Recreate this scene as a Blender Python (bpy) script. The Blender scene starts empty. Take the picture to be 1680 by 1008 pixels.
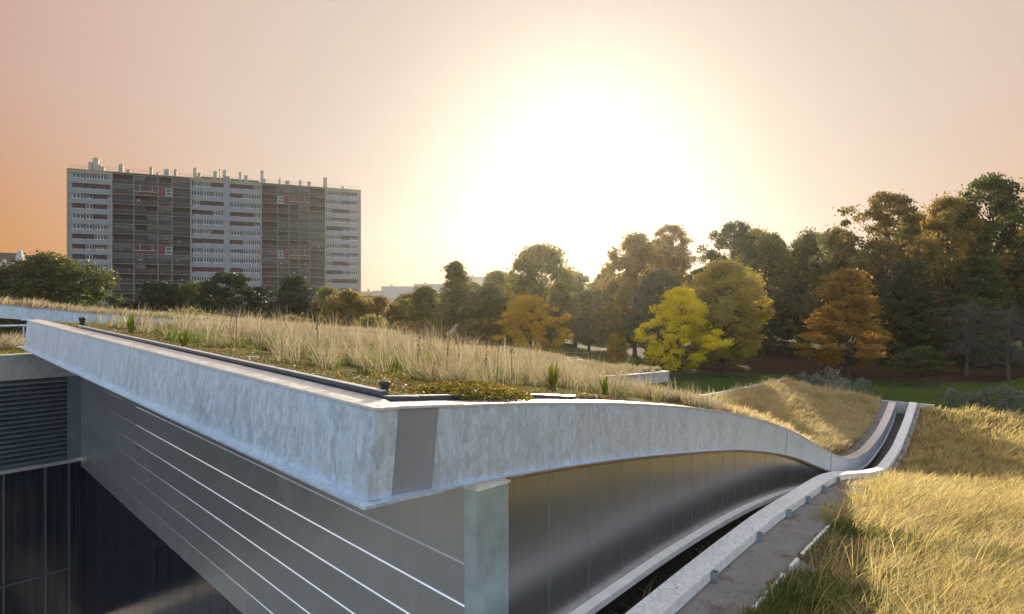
import bpy, math, random
import numpy as np
from mathutils import Vector

S = bpy.context.scene
COL = S.collection
R = math.radians
H = 5.3                                   # camera height above the park lawn

# ------------------------------------------------------------------ camera, sky, sun, exposure
cam_d = bpy.data.cameras.new('camera')
cam_d.sensor_width = 36.0
cam_d.lens = 36.0 * 900 / 1680
cam_d.clip_start = 0.1
cam_d.clip_end = 6000
cam = bpy.data.objects.new('camera', cam_d)
COL.objects.link(cam)
cam.location = (0, 0, H)
cam.rotation_euler = (R(90), 0, 0)
S.camera = cam

SUN_AZ, SUN_EL = R(7.2), R(15.0)          # azimuth measured from +Y towards +X
sun_dir = Vector((math.sin(SUN_AZ) * math.cos(SUN_EL), math.cos(SUN_AZ) * math.cos(SUN_EL), math.sin(SUN_EL)))
sd = bpy.data.lights.new('sun', 'SUN')
sd.energy = 4.0
sd.angle = R(0.6)
sd.color = (1.0, 0.83, 0.58)
so = bpy.data.objects.new('sun', sd)
COL.objects.link(so)
so.rotation_euler = sun_dir.to_track_quat('Z', 'Y').to_euler()

W = bpy.data.worlds.new('World')
S.world = W
W.use_nodes = True
wn, wl = W.node_tree.nodes, W.node_tree.links
wn.clear()
w_out = wn.new('ShaderNodeOutputWorld')
w_bg = wn.new('ShaderNodeBackground')
sky = wn.new('ShaderNodeTexSky')
sky.sky_type = 'NISHITA'
sky.sun_disc = False
sky.sun_elevation = SUN_EL
sky.sun_rotation = SUN_AZ
sky.dust_density = 2.0
sky.air_density = 1.0
sky.ozone_density = 1.0
w_bg.inputs['Strength'].default_value = 0.15
# an evening veil: warm towards the sun, bright fill added at zenith and far side
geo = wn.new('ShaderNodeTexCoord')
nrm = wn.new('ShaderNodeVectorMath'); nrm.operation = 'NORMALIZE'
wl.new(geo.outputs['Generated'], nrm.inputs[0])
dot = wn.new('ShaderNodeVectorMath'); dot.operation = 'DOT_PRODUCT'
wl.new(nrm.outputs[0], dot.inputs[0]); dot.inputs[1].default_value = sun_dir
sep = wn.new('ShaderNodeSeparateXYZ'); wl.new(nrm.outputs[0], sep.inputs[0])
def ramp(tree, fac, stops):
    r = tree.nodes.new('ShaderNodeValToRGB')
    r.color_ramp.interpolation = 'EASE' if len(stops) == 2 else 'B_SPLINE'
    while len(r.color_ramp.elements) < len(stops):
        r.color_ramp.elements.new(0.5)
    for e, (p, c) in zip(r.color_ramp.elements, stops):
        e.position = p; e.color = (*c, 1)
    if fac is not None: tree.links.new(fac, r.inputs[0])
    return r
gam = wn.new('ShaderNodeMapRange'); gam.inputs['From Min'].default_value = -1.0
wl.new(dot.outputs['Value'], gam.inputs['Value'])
sky_ramp = ramp(W.node_tree, gam.outputs[0], [(0.0, (2.3, 2.75, 3.35)), (0.50, (2.25, 2.45, 2.8)), (0.70, (2.0, 1.8, 1.8)), (0.82, (1.45, 0.91, 0.73)), (0.90, (1.72, 1.26, 1.01)),
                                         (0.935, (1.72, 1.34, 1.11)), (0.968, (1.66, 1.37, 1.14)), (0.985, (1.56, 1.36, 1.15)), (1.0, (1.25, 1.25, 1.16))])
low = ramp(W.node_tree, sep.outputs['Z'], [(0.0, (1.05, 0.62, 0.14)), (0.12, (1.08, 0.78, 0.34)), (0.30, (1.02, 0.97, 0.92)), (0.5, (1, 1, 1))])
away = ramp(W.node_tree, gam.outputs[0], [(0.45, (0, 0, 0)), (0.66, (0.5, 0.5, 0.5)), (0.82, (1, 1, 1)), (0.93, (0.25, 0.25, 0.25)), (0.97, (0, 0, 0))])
for r_ in (sky_ramp, low, away): r_.color_ramp.interpolation = 'LINEAR'
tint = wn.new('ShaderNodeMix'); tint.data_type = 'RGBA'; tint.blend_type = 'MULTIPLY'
wl.new(away.outputs[0], tint.inputs[0]); wl.new(sky_ramp.outputs[0], tint.inputs[6]); wl.new(low.outputs[0], tint.inputs[7])
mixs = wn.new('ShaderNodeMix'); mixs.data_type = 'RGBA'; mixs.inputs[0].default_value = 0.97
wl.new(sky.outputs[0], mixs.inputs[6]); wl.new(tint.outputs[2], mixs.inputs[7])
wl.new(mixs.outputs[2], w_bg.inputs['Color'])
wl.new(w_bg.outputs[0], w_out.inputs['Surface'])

S.view_settings.view_transform = 'Standard'
S.view_settings.look = 'None'
S.view_settings.gamma = 1.0
S.view_settings.use_curve_mapping = False
S.view_settings.exposure = 1.4
S.render.engine = 'CYCLES'
S.cycles.max_bounces = 8
S.cycles.transparent_max_bounces = 8
S.cycles.volume_bounces = 0

# ------------------------------------------------------------------ helpers
def set_in(n, k, v): n.inputs[k].default_value = v

class Mat:
    """small wrapper round a Principled material"""
    def __init__(s, name, col=(0.5, 0.5, 0.5), rough=0.6, metal=0.0, spec=0.5):
        s.m = bpy.data.materials.new(name); s.m.use_nodes = True
        s.t = s.m.node_tree; s.n = s.t.nodes; s.l = s.t.links
        s.b = s.n['Principled BSDF']; s.out = s.n['Material Output']
        set_in(s.b, 'Base Color', (*col, 1)); set_in(s.b, 'Roughness', rough); set_in(s.b, 'Metallic', metal)
        set_in(s.b, 'Specular IOR Level', spec)
        s.tc = s.n.new('ShaderNodeTexCoord')
    def coords(s, scale=(1, 1, 1), rot=(0, 0, 0), out='Object'):
        mp = s.n.new('ShaderNodeMapping'); set_in(mp, 'Scale', scale); set_in(mp, 'Rotation', rot)
        s.l.new(s.tc.outputs[out], mp.inputs[0]); return mp.outputs[0]
    def noise(s, scale=5, detail=4, rough=0.55, vec=None, dist=0.0):
        n = s.n.new('ShaderNodeTexNoise'); set_in(n, 'Scale', scale); set_in(n, 'Detail', detail); set_in(n, 'Roughness', rough); set_in(n, 'Distortion', dist)
        s.l.new(vec if vec is not None else s.tc.outputs['Object'], n.inputs['Vector']); return n.outputs['Fac']
    def ramp(s, fac, stops):
        r = s.n.new('ShaderNodeValToRGB')
        while len(r.color_ramp.elements) < len(stops): r.color_ramp.elements.new(0.5)
        for e, (p, c) in zip(r.color_ramp.elements, stops):
            e.position = p; e.color = (*c, 1) if len(c) == 3 else c
        s.l.new(fac, r.inputs[0]); return r.outputs[0]
    def mix(s, fac, a, b, mode='MIX'):
        m = s.n.new('ShaderNodeMix'); m.data_type = 'RGBA'; m.blend_type = mode
        for v, i in ((fac, 0), (a, 6), (b, 7)):
            if hasattr(v, 'is_linked'): s.l.new(v, m.inputs[i])
            else: m.inputs[i].default_value = v if not isinstance(v, tuple) or len(v) == 4 else (*v, 1)
        return m.outputs[2]
    def col(s, c): s.l.new(c, s.b.inputs['Base Color']); return s
    def bump(s, fac, strength=0.3, dist=0.02):
        b = s.n.new('ShaderNodeBump'); set_in(b, 'Strength', strength); set_in(b, 'Distance', dist)
        s.l.new(fac, b.inputs['Height']); s.l.new(b.outputs[0], s.b.inputs['Normal']); return s
    def rough(s, fac, a, b):
        m = s.n.new('ShaderNodeMapRange'); set_in(m, 'To Min', a); set_in(m, 'To Max', b)
        s.l.new(fac, m.inputs[0]); s.l.new(m.outputs[0], s.b.inputs['Roughness']); return s
    def per_island(s):
        g = s.n.new('ShaderNodeNewGeometry'); return g.outputs['Random Per Island']
    def per_object(s):
        g = s.n.new('ShaderNodeObjectInfo'); return g.outputs['Random']
    def translucent(s, colour, fac=0.5):
        t = s.n.new('ShaderNodeBsdfTranslucent'); mx = s.n.new('ShaderNodeMixShader'); set_in(mx, 'Fac', fac)
        if isinstance(colour, tuple): set_in(t, 'Color', (*colour, 1))
        else: s.l.new(colour, t.inputs['Color'])
        s.l.new(s.b.outputs[0], mx.inputs[1]); s.l.new(t.outputs[0], mx.inputs[2]); s.l.new(mx.outputs[0], s.out.inputs['Surface']); return s

def plain(name, col, rough=0.6, metal=0.0, var=0.25, scale=6.0, bump=0.0, spec=0.5):
    m = Mat(name, col, rough, metal, spec)
    f = m.noise(scale, 5)
    lo = tuple(c * (1 - var) for c in col); hi = tuple(min(1, c * (1 + var)) for c in col)
    m.col(m.ramp(f, [(0.3, lo), (0.7, hi)]))
    if bump: m.bump(f, bump, 0.02)
    return m.m

class MB:
    """collects geometry and links it as one mesh object"""
    def __init__(s): s.v = []; s.f = []; s.mi = []
    def add(s, vs, fs, m=0):
        o = len(s.v); s.v.extend([tuple(map(float, p)) for p in vs])
        for f in fs: s.f.append(tuple(o + i for i in f)); s.mi.append(m)
    def box(s, x0, x1, y0, y1, z0, z1, m=0):
        s.add([(x, y, z) for z in (z0, z1) for y in (y0, y1) for x in (x0, x1)],
              [(0, 2, 3, 1), (4, 5, 7, 6), (0, 1, 5, 4), (2, 6, 7, 3), (0, 4, 6, 2), (1, 3, 7, 5)], m)
    def hexa(s, p, m=0):   # 8 points: bottom ring 0-3, top ring 4-7
        s.add(p, [(3, 2, 1, 0), (4, 5, 6, 7), (0, 1, 5, 4), (1, 2, 6, 5), (2, 3, 7, 6), (3, 0, 4, 7)], m)
    def rings(s, rings, m=0, closed=True, caps=True):
        n = len(rings[0]); vs = [p for r in rings for p in r]; fs = []
        for i in range(len(rings) - 1):
            for j in range(n if closed else n - 1):
                k = (j + 1) % n
                fs.append((i * n + j, i * n + k, (i + 1) * n + k, (i + 1) * n + j))
        if caps and closed:
            fs.append(tuple(range(n))[::-1]); fs.append(tuple((len(rings) - 1) * n + j for j in range(n)))
        s.add(vs, fs, m)
    def tube(s, pts, rad, n=6, m=0, caps=True):
        pts = [Vector(p) for p in pts]; rings = []
        for i, p in enumerate(pts):
            d = (pts[min(i + 1, len(pts) - 1)] - pts[max(i - 1, 0)]).normalized()
            a = d.cross(Vector((0, 0, 1)) if abs(d.z) < 0.9 else Vector((1, 0, 0))).normalized(); b = d.cross(a)
            r = rad[i] if hasattr(rad, '__len__') else rad
            rings.append([p + a * (r * math.cos(2 * math.pi * k / n)) + b * (r * math.sin(2 * math.pi * k / n)) for k in range(n)])
        s.rings(rings, m, True, caps)
    def lathe(s, prof, c=(0, 0, 0), n=16, m=0):
        s.rings([[(c[0] + r * math.cos(2 * math.pi * k / n), c[1] + r * math.sin(2 * math.pi * k / n), c[2] + z) for k in range(n)] for r, z in prof], m)
    def mesh(s, name, mats, smooth=False):
        me = bpy.data.meshes.new(name); me.from_pydata(s.v, [], s.f)
        for mt in (mats if isinstance(mats, (list, tuple)) else [mats]): me.materials.append(mt)
        if any(s.mi): me.polygons.foreach_set('material_index', s.mi)
        if smooth: me.polygons.foreach_set('use_smooth', [True] * len(me.polygons))
        me.update(); return me
    def build(s, name, mats, parent=None, smooth=False):
        return link(name, s.mesh(name, mats, smooth), parent)

def link(name, me, parent=None, loc=None, rotz=None):
    o = bpy.data.objects.new(name, me); COL.objects.link(o)
    if parent is not None: o.parent = parent
    if loc is not None: o.location = loc
    if rotz is not None: o.rotation_euler = (0, 0, rotz)
    return o

def tag(o, label=None, cat=None, group=None, kind=None):
    if label: o['label'] = label
    if cat: o['category'] = cat
    if group: o['group'] = group
    if kind: o['kind'] = kind
    return o

def thing(name, label, cat, loc=(0, 0, 0), rotz=0.0, group=None):
    o = bpy.data.objects.new(name, None); COL.objects.link(o)
    o.empty_display_size = 0.3
    o.location = loc; o.rotation_euler = (0, 0, rotz)
    return tag(o, label, cat, group)

def fast_mesh(name, V, F, mats, mi=None):
    """V (n,3) array, F list of (k,m) index arrays"""
    me = bpy.data.meshes.new(name)
    V = np.asarray(V, dtype=np.float32)
    me.vertices.add(len(V)); me.vertices.foreach_set('co', V.ravel())
    loops = np.concatenate([f.ravel() for f in F]).astype(np.int32)
    tot = np.concatenate([np.full(len(f), f.shape[1], dtype=np.int32) for f in F])
    start = np.concatenate([[0], np.cumsum(tot)[:-1]]).astype(np.int32)
    me.loops.add(len(loops)); me.loops.foreach_set('vertex_index', loops)
    me.polygons.add(len(tot)); me.polygons.foreach_set('loop_start', start); me.polygons.foreach_set('loop_total', tot)
    for mt in (mats if isinstance(mats, (list, tuple)) else [mats]): me.materials.append(mt)
    if mi is not None: me.polygons.foreach_set('material_index', np.asarray(mi, dtype=np.int32))
    me.update(calc_edges=True)
    return me

def interp(tab):
    xs = np.array([p[0] for p in tab], float); ys = np.array([p[1] for p in tab], float)
    h = np.diff(xs); d = np.diff(ys) / h
    m = np.zeros_like(xs); m[0] = d[0]; m[-1] = d[-1]
    for i in range(1, len(xs) - 1):            # monotone cubic slopes
        m[i] = 0 if d[i - 1] * d[i] <= 0 else 2 * d[i - 1] * d[i] / (d[i - 1] + d[i]) if abs(d[i-1]+d[i])>1e-9 else 0
    def f(x):
        x = np.asarray(x, float); xc = np.clip(x, xs[0], xs[-1])
        i = np.clip(np.searchsorted(xs, xc) - 1, 0, len(h) - 1)
        t = (xc - xs[i]) / h[i]; t2 = t * t; t3 = t2 * t
        y = (2*t3-3*t2+1)*ys[i] + (t3-2*t2+t)*h[i]*m[i] + (-2*t3+3*t2)*ys[i+1] + (t3-t2)*h[i]*m[i+1]
        return y + (x - xc) * np.where(x < xs[0], m[0], m[-1])
    return f

# ------------------------------------------------------------------ materials
def galvanised(name, base=(0.61, 0.72, 0.83), rough=0.42, metal=0.48, streak=True, amt=0.13):
    m = Mat(name, base, rough, metal)
    v = m.coords((1, 1, 0.42) if streak else (1, 1, 1))
    wob = m.n.new('ShaderNodeTexNoise'); set_in(wob, 'Scale', 7.0); m.l.new(v, wob.inputs['Vector'])
    mv = m.n.new('ShaderNodeMix'); mv.data_type = 'VECTOR'; mv.inputs[0].default_value = 0.10; m.l.new(v, mv.inputs[4]); m.l.new(wob.outputs['Color'], mv.inputs[5])
    vo = m.n.new('ShaderNodeTexVoronoi'); set_in(vo, 'Scale', 26.0); m.l.new(mv.outputs[1], vo.inputs['Vector'])
    sx = m.n.new('ShaderNodeSeparateColor'); m.l.new(vo.outputs['Color'], sx.inputs[0])
    a = sx.outputs[0]
    b = m.noise(42, 3, 0.6, v, 0.6)
    c = m.noise(1.1, 3, 0.5)
    k = lambda f: tuple(min(1, x * f) for x in base)
    c1 = m.ramp(a, [(0.0, k(1 - amt)), (0.5, k(0.97)), (1.0, k(1 + amt * 0.5))])
    c2 = m.ramp(b, [(0.35, (0.80, 0.81, 0.83)), (0.65, (1.0, 1.0, 1.0))])
    c3 = m.ramp(c, [(0.35, (0.92, 0.93, 0.95)), (0.65, (1, 1, 1))])
    m.col(m.mix(1.0, m.mix(1.0, c1, c2, 'MULTIPLY'), c3, 'MULTIPLY'))
    if streak:      # rain streaks and dull runs down the plates
        st = m.noise(5, 4, 0.65, m.coords((1, 1, 0.07)))
        m.col(m.mix(1.0, m.b.inputs['Base Color'].links[0].from_socket, m.ramp(st, [(0.34, (0.88, 0.875, 0.87)), (0.50, (1, 1, 1)), (0.68, (0.95, 0.96, 0.98))]), 'MULTIPLY'))
    m.rough(a, rough - 0.06, rough + 0.10)
    m.bump(m.noise(3.0, 3), 0.05, 0.02)
    return m.m
M = {}
M['galv'] = galvanised('galvanised_steel')
M['galv_flat'] = galvanised('galvanised_flange', (0.80, 0.80, 0.78), 0.36, 0.6, False, 0.10)
M['cover'] = plain('painted_cover_plate', (0.27, 0.285, 0.31), 0.42, 0.4, 0.08, 3)
M['beam_white'] = galvanised('pale_zinc_capping', (0.86, 0.87, 0.86), 0.5, 0.15, False, 0.16)
M['rail_white'] = plain('white_aluminium', (0.86, 0.85, 0.83), 0.4, 0.1, 0.08, 5)
M['trim'] = plain('mill_aluminium', (0.80, 0.84, 0.88), 0.22, 0.85, 0.06, 5)
M['dark_edge'] = plain('dark_coated_edging', (0.07, 0.075, 0.085), 0.35, 0.5, 0.2, 12)
M['flange_reflection'] = plain('brown_flange_reflection', (0.34, 0.25, 0.18), 0.4, 0.6, 0.15, 4)  # brown colour paints the reflection seen under the bottom flange
M['black'] = plain('black_plastic', (0.018, 0.018, 0.02), 0.45, 0.0, 0.2, 20)
M['white'] = plain('white_paint', (0.72, 0.71, 0.68), 0.5, 0.0, 0.12, 9)
M['concrete'] = plain('pale_concrete', (0.40, 0.40, 0.38), 0.85, 0.0, 0.25, 7, 0.3)
M['gabion'] = plain('blue_grey_stone', (0.26, 0.28, 0.31), 0.85, 0.0, 0.45, 14, 0.6)
def siding_mat():
    m = Mat('anodised_siding', (0.32, 0.34, 0.35), 0.34, 0.75)
    a = m.noise(1.6, 4, 0.6); b = m.noise(70, 2, 0.5, m.coords((1, 1, 0.05)))
    c = m.mix(0.35, m.ramp(a, [(0.3, (0.40, 0.425, 0.43)), (0.7, (0.47, 0.485, 0.485))]), m.ramp(b, [(0.3, (0.38, 0.40, 0.41)), (0.7, (0.49, 0.50, 0.50))]))
    r = m.per_object()
    m.col(m.mix(1.0, c, m.ramp(r, [(0.0, (0.86, 0.87, 0.88)), (1.0, (1, 1, 1))]), 'MULTIPLY'))
    sm = m.noise(2.6, 5, 0.7, m.coords((1, 1, 0.6)), 0.8)
    m.col(m.mix(m.ramp(sm, [(0.56, (0, 0, 0)), (0.72, (0.28, 0.28, 0.28))]), m.b.inputs['Base Color'].links[0].from_socket, (0.56, 0.57, 0.57)))
    m.rough(sm, 0.24, 0.46); m.bump(m.noise(0.9, 2), 0.05, 0.05); return m.m
M['siding'] = siding_mat()
def cassette_mat():   # satin fluted panels under the curved beam
    m = Mat('satin_cassette', (0.34, 0.34, 0.33), 0.30, 0.85)
    b = m.noise(38, 1, 0.4, m.coords((1, 1, 0.008))); a = m.noise(1.2, 3)
    m.col(m.mix(0.5, m.ramp(b, [(0.35, (0.34, 0.345, 0.355)), (0.65, (0.43, 0.432, 0.44))]), m.ramp(a, [(0.3, (0.34, 0.34, 0.34)), (0.7, (0.44, 0.435, 0.43))])))
    set_in(m.b, 'Anisotropic', 0.6); m.rough(a, 0.26, 0.34); return m.m
M['cassette'] = cassette_mat()
def glass_dark():
    m = Mat('dark_glazing', (0.012, 0.014, 0.022), 0.12, 0.0, 0.5)
    b = m.noise(26, 2, 0.4, m.coords((1, 1, 0.02)))
    m.col(m.ramp(b, [(0.35, (0.010, 0.011, 0.018)), (0.7, (0.026, 0.030, 0.044))])); m.rough(m.noise(2.0, 3), 0.08, 0.25); return m.m
M['glass_dark'] = glass_dark()
M['louvre'] = plain('slate_blue_louvre', (0.135, 0.16, 0.18), 0.42, 0.5, 0.12, 3)
M['mullion'] = plain('grey_mullion', (0.11, 0.125, 0.145), 0.4, 0.6, 0.1, 3)
def felt_mat():
    m = Mat('grey_mineral_felt', (0.15, 0.145, 0.145), 0.95, 0.0, 0.05)
    a = m.noise(160, 3, 0.7); b = m.noise(3.2, 5, 0.6)
    c = m.mix(0.55, m.ramp(a, [(0.3, (0.115, 0.110, 0.103)), (0.7, (0.37, 0.355, 0.335))]), m.ramp(b, [(0.3, (0.19, 0.178, 0.165)), (0.7, (0.28, 0.268, 0.255))]))
    s = m.noise(1.7, 4, 0.6)
    m.col(m.mix(m.ramp(s, [(0.52, (0, 0, 0)), (0.66, (0.7, 0.7, 0.7))]), c, (0.10, 0.062, 0.04), 'MIX')); m.bump(a, 0.6, 0.01); return m.m
M['felt'] = felt_mat()
M['channel'] = plain('dark_channel_lining', (0.022, 0.022, 0.018), 0.5, 0.0, 0.5, 5, 0.2)  # near-black colour over the whole channel lining
def soil_mat():
    m = Mat('moss_and_soil', (0.08, 0.07, 0.03), 0.95, 0.0, 0.05)
    a = m.noise(2.2, 6, 0.65); b = m.noise(34, 4, 0.7)
    c = m.ramp(a, [(0.30, (0.055, 0.038, 0.022)), (0.45, (0.10, 0.080, 0.030)), (0.56, (0.11, 0.105, 0.022)), (0.70, (0.13, 0.090, 0.040))])
    m.col(m.mix(0.7, c, m.ramp(b, [(0.3, (0.25, 0.25, 0.25)), (0.7, (1.3, 1.3, 1.3))]), 'MULTIPLY')); m.bump(b, 1.0, 0.05); return m.m
M['soil'] = soil_mat()
def thatch_mat():     # matted dead grass lying under the blades
    m = Mat('matted_dry_grass', (0.16, 0.11, 0.045), 0.95, 0.0, 0.05)
    a = m.noise(1.4, 5, 0.6); b = m.noise(46, 4, 0.7, m.coords((1, 2.5, 1), (0, 0, 0.6)))
    c = m.ramp(a, [(0.30, (0.20, 0.145, 0.055)), (0.5, (0.30, 0.215, 0.09)), (0.7, (0.34, 0.25, 0.11))])
    m.col(m.mix(0.75, c, m.ramp(b, [(0.3, (0.35, 0.35, 0.35)), (0.7, (1.35, 1.35, 1.3))]), 'MULTIPLY')); m.bump(b, 1.0, 0.06); return m.m
M['thatch'] = thatch_mat()
def blade_mat(name, stops, trans=0.5, patch=None, gain=1.5):
    m = Mat(name, stops[0][1], 0.6, 0.0, 0.25)
    c = m.ramp(m.per_island(), stops)
    if patch:
        c = m.mix(m.ramp(m.noise(patch[0], 3, 0.6), [(0.42, (0, 0, 0)), (0.62, (1, 1, 1))]), c, m.mix(0.75, c, patch[1]))
        c = m.mix(m.ramp(m.noise(patch[0] * 0.8, 4, 0.65, m.coords((1, 1, 1), (0.4, 0.2, 1.1))), [(0.50, (0, 0, 0)), (0.66, (0.75, 0.75, 0.75))]), c, (0.21, 0.17, 0.05))
    m.col(c)
    return m.translucent(m.mix(1.0, c, (gain, gain, gain), 'MULTIPLY'), trans).m
M['grass_gold'] = blade_mat('dry_golden_blades', [(0.0, (0.31, 0.24, 0.09)), (0.35, (0.42, 0.34, 0.13)), (0.7, (0.50, 0.405, 0.18)), (0.88, (0.56, 0.49, 0.30)), (0.94, (0.15, 0.17, 0.04)), (1.0, (0.11, 0.14, 0.03))], 0.5, (0.9, (0.46, 0.375, 0.16)))
M['grass_straw'] = blade_mat('straw_blades', [(0.0, (0.40, 0.32, 0.16)), (0.4, (0.50, 0.41, 0.23)), (0.8, (0.56, 0.48, 0.30)), (0.93, (0.34, 0.31, 0.12)), (1.0, (0.28, 0.26, 0.10))], 0.45, (0.7, (0.44, 0.33, 0.15)), 1.5)
M['grass_feather'] = blade_mat('pale_feather_blades', [(0.0, (0.22, 0.175, 0.105)), (0.35, (0.32, 0.265, 0.175)), (0.7, (0.42, 0.36, 0.26)), (0.86, (0.20, 0.17, 0.07)), (1.0, (0.13, 0.14, 0.045))], 0.45, None, 1.3)
M['grass_green'] = blade_mat('green_blades', [(0.0, (0.07, 0.10, 0.02)), (0.5, (0.11, 0.14, 0.03)), (1.0, (0.20, 0.19, 0.05))], 0.45)
M['lawn_blade'] = blade_mat('lawn_blades', [(0.0, (0.040, 0.085, 0.015)), (0.5, (0.06, 0.11, 0.02)), (1.0, (0.10, 0.13, 0.03))], 0.4)
M['sedum_yellow'] = blade_mat('yellow_sedum_leaf', [(0.0, (0.17, 0.115, 0.018)), (0.45, (0.27, 0.20, 0.02)), (0.7, (0.12, 0.13, 0.03)), (1.0, (0.10, 0.075, 0.03))], 0.35)
M['sedum_mix'] = blade_mat('mixed_sedum_leaf', [(0.0, (0.15, 0.07, 0.035)), (0.3, (0.24, 0.14, 0.05)), (0.55, (0.13, 0.16, 0.04)), (0.8, (0.12, 0.17, 0.09)), (1.0, (0.22, 0.17, 0.06))], 0.3)
M['iris'] = blade_mat('sword_leaf', [(0.0, (0.14, 0.19, 0.03)), (0.6, (0.26, 0.28, 0.04)), (1.0, (0.40, 0.33, 0.05))], 0.45)
M['stalk'] = plain('dead_stalk', (0.12, 0.07, 0.04), 0.9, 0, 0.3, 30)
M['bark'] = plain('bark', (0.065, 0.050, 0.038), 0.95, 0, 0.4, 6, 0.5)
M['bark_grey'] = plain('grey_bark', (0.085, 0.073, 0.060), 0.95, 0, 0.3, 6, 0.4)

# ------------------------------------------------------------------ terrain
def lawn_mat():
    m = Mat('park_lawn', (0.05, 0.08, 0.02), 0.95, 0.0, 0.05)
    a = m.noise(0.16, 5, 0.6); b = m.noise(9, 5, 0.75); c0 = m.noise(3.5, 5, 0.8)
    g = m.ramp(a, [(0.35, (0.030, 0.060, 0.012)), (0.55, (0.055, 0.090, 0.016)), (0.7, (0.085, 0.095, 0.020))])
    g = m.mix(0.6, g, m.ramp(b, [(0.3, (0.45, 0.45, 0.45)), (0.7, (1.3, 1.3, 1.3))]), 'MULTIPLY')
    lf = m.ramp(c0, [(0.60, (0, 0, 0)), (0.66, (1, 1, 1))])
    m.col(m.mix(lf, g, (0.14, 0.10, 0.025))); m.bump(b, 0.8, 0.08); return m.m
M['lawn'] = lawn_mat()
def litter_mat():
    m = Mat('leaf_litter', (0.07, 0.035, 0.02), 0.95, 0.0, 0.05)
    a = m.noise(0.3, 5, 0.6); b = m.noise(7, 5, 0.75)
    c = m.ramp(a, [(0.35, (0.030, 0.017, 0.010)), (0.55, (0.046, 0.026, 0.015)), (0.75, (0.055, 0.040, 0.016))])
    m.col(m.mix(0.7, c, m.ramp(b, [(0.3, (0.4, 0.4, 0.4)), (0.7, (1.4, 1.4, 1.4))]), 'MULTIPLY')); m.bump(b, 0.8, 0.06); return m.m
M['litter'] = litter_mat()
M['hill'] = plain('wooded_hill', (0.055, 0.045, 0.03), 0.95, 0, 0.4, 0.03)
M['path'] = plain('sandy_path', (0.20, 0.155, 0.10), 0.9, 0, 0.2, 1.5)

ANG = math.atan2(0.753, 0.658)
ux, uy = math.cos(ANG), math.sin(ANG)
OX, OY = -0.896, 3.6
def to_world(s, t): return (OX + s * ux - t * uy, OY + s * uy + t * ux)

# lawn as one sheet out to the horizon, with the opening of the sunken court and the sunken roofs
def build_ground():
    mb = MB()
    # hole in the frame of the building: s -14..26.0, t -16..30
    sx = [-3000, -14, 25.9, 3000]; ty = [-3000, -16, 30, 3000]
    for i in range(3):
        for j in range(3):
            if i == 1 and j == 1: continue
            q = [to_world(sx[i], ty[j]), to_world(sx[i+1], ty[j]), to_world(sx[i+1], ty[j+1]), to_world(sx[i], ty[j+1])]
            mb.add([(x, y, 0) for x, y in q], [(0, 1, 2, 3)])
    tag(mb.build('ground', M['lawn']), kind='structure')
    # lower court and the floor under the roofs
    mb = MB(); q = [to_world(-14, -16), to_world(25.9, -16), to_world(25.9, 30), to_world(-14, 30)]
    mb.add([(x, y, -2.6) for x, y in q] + [(x, y, 0) for x, y in q], [(0, 1, 2, 3), (0, 4, 5, 1), (1, 5, 6, 2), (2, 6, 7, 3), (3, 7, 4, 0)])
    tag(mb.build('courtyard_floor', M['concrete']), kind='structure')
    # litter under the big trees: irregular patch 6 mm above the lawn
    rng = random.Random(3); mb = MB(); ring = []
    for k in range(48):
        a = 2 * math.pi * k / 48
        r = 1 + 0.10 * math.sin(3 * a + 1) + 0.07 * math.sin(7 * a) + rng.uniform(-0.03, 0.03)
        ring.append((33 + 24 * r * math.cos(a), 58 + 17.5 * r * math.sin(a) - 0.10 * 24 * r * math.cos(a), 0.006))
    mb.add(ring, [tuple(range(48))]); tag(mb.build('leaf_litter', M['litter']), kind='structure')
    mb = MB(); pts = [(1, 66), (8, 63), (16, 64.5), (26, 70)]
    for (x0, y0), (x1, y1) in zip(pts, pts[1:]): mb.add([(x0, y0, 0.004), (x1, y1, 0.004), (x1, y1 + 0.9, 0.004), (x0, y0 + 0.9, 0.004)], [(0, 1, 2, 3)])
    tag(mb.build('path', M['path']), kind='structure')
    # wooded ridges closing the view
    rng = np.random.default_rng(5)
    def ridge(name, x0, x1, y, hfun, n=260):
        xs = np.linspace(x0, x1, n); mb = MB(); hs = []
        nz = np.convolve(rng.normal(0, 1, n + 8), np.ones(3) / 3, 'same')[4:-4]
        for i, x in enumerate(xs): hs.append(max(2.0, (hfun(x) + 0.6 * nz[i]) * min(1.0, 0.12 + min(i, n - 1 - i) / 45)))
        V = []
        for dy, k in ((-30, 0.0), (-15, 0.55), (0, 1.0), (26, 0.0)):
            V += [(x, y + dy, h * k - 1.5 * (k == 0)) for x, h in zip(xs, hs)]
        F = [(r * n + i, r * n + i + 1, (r + 1) * n + i + 1, (r + 1) * n + i) for r in range(3) for i in range(n - 1)]
        mb.add(V, F); tag(mb.build(name, M['hill']), kind='structure')
    ridge('hills', -445, -120, 312, lambda x: 35.5 + 2.2 * math.sin(x / 30) + 0.02 * (-x - 280))
    ridge('hills', -135, 445, 322, lambda x: 17.5 + 1.5 * math.sin(x / 50 + 1))
build_ground()

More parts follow.
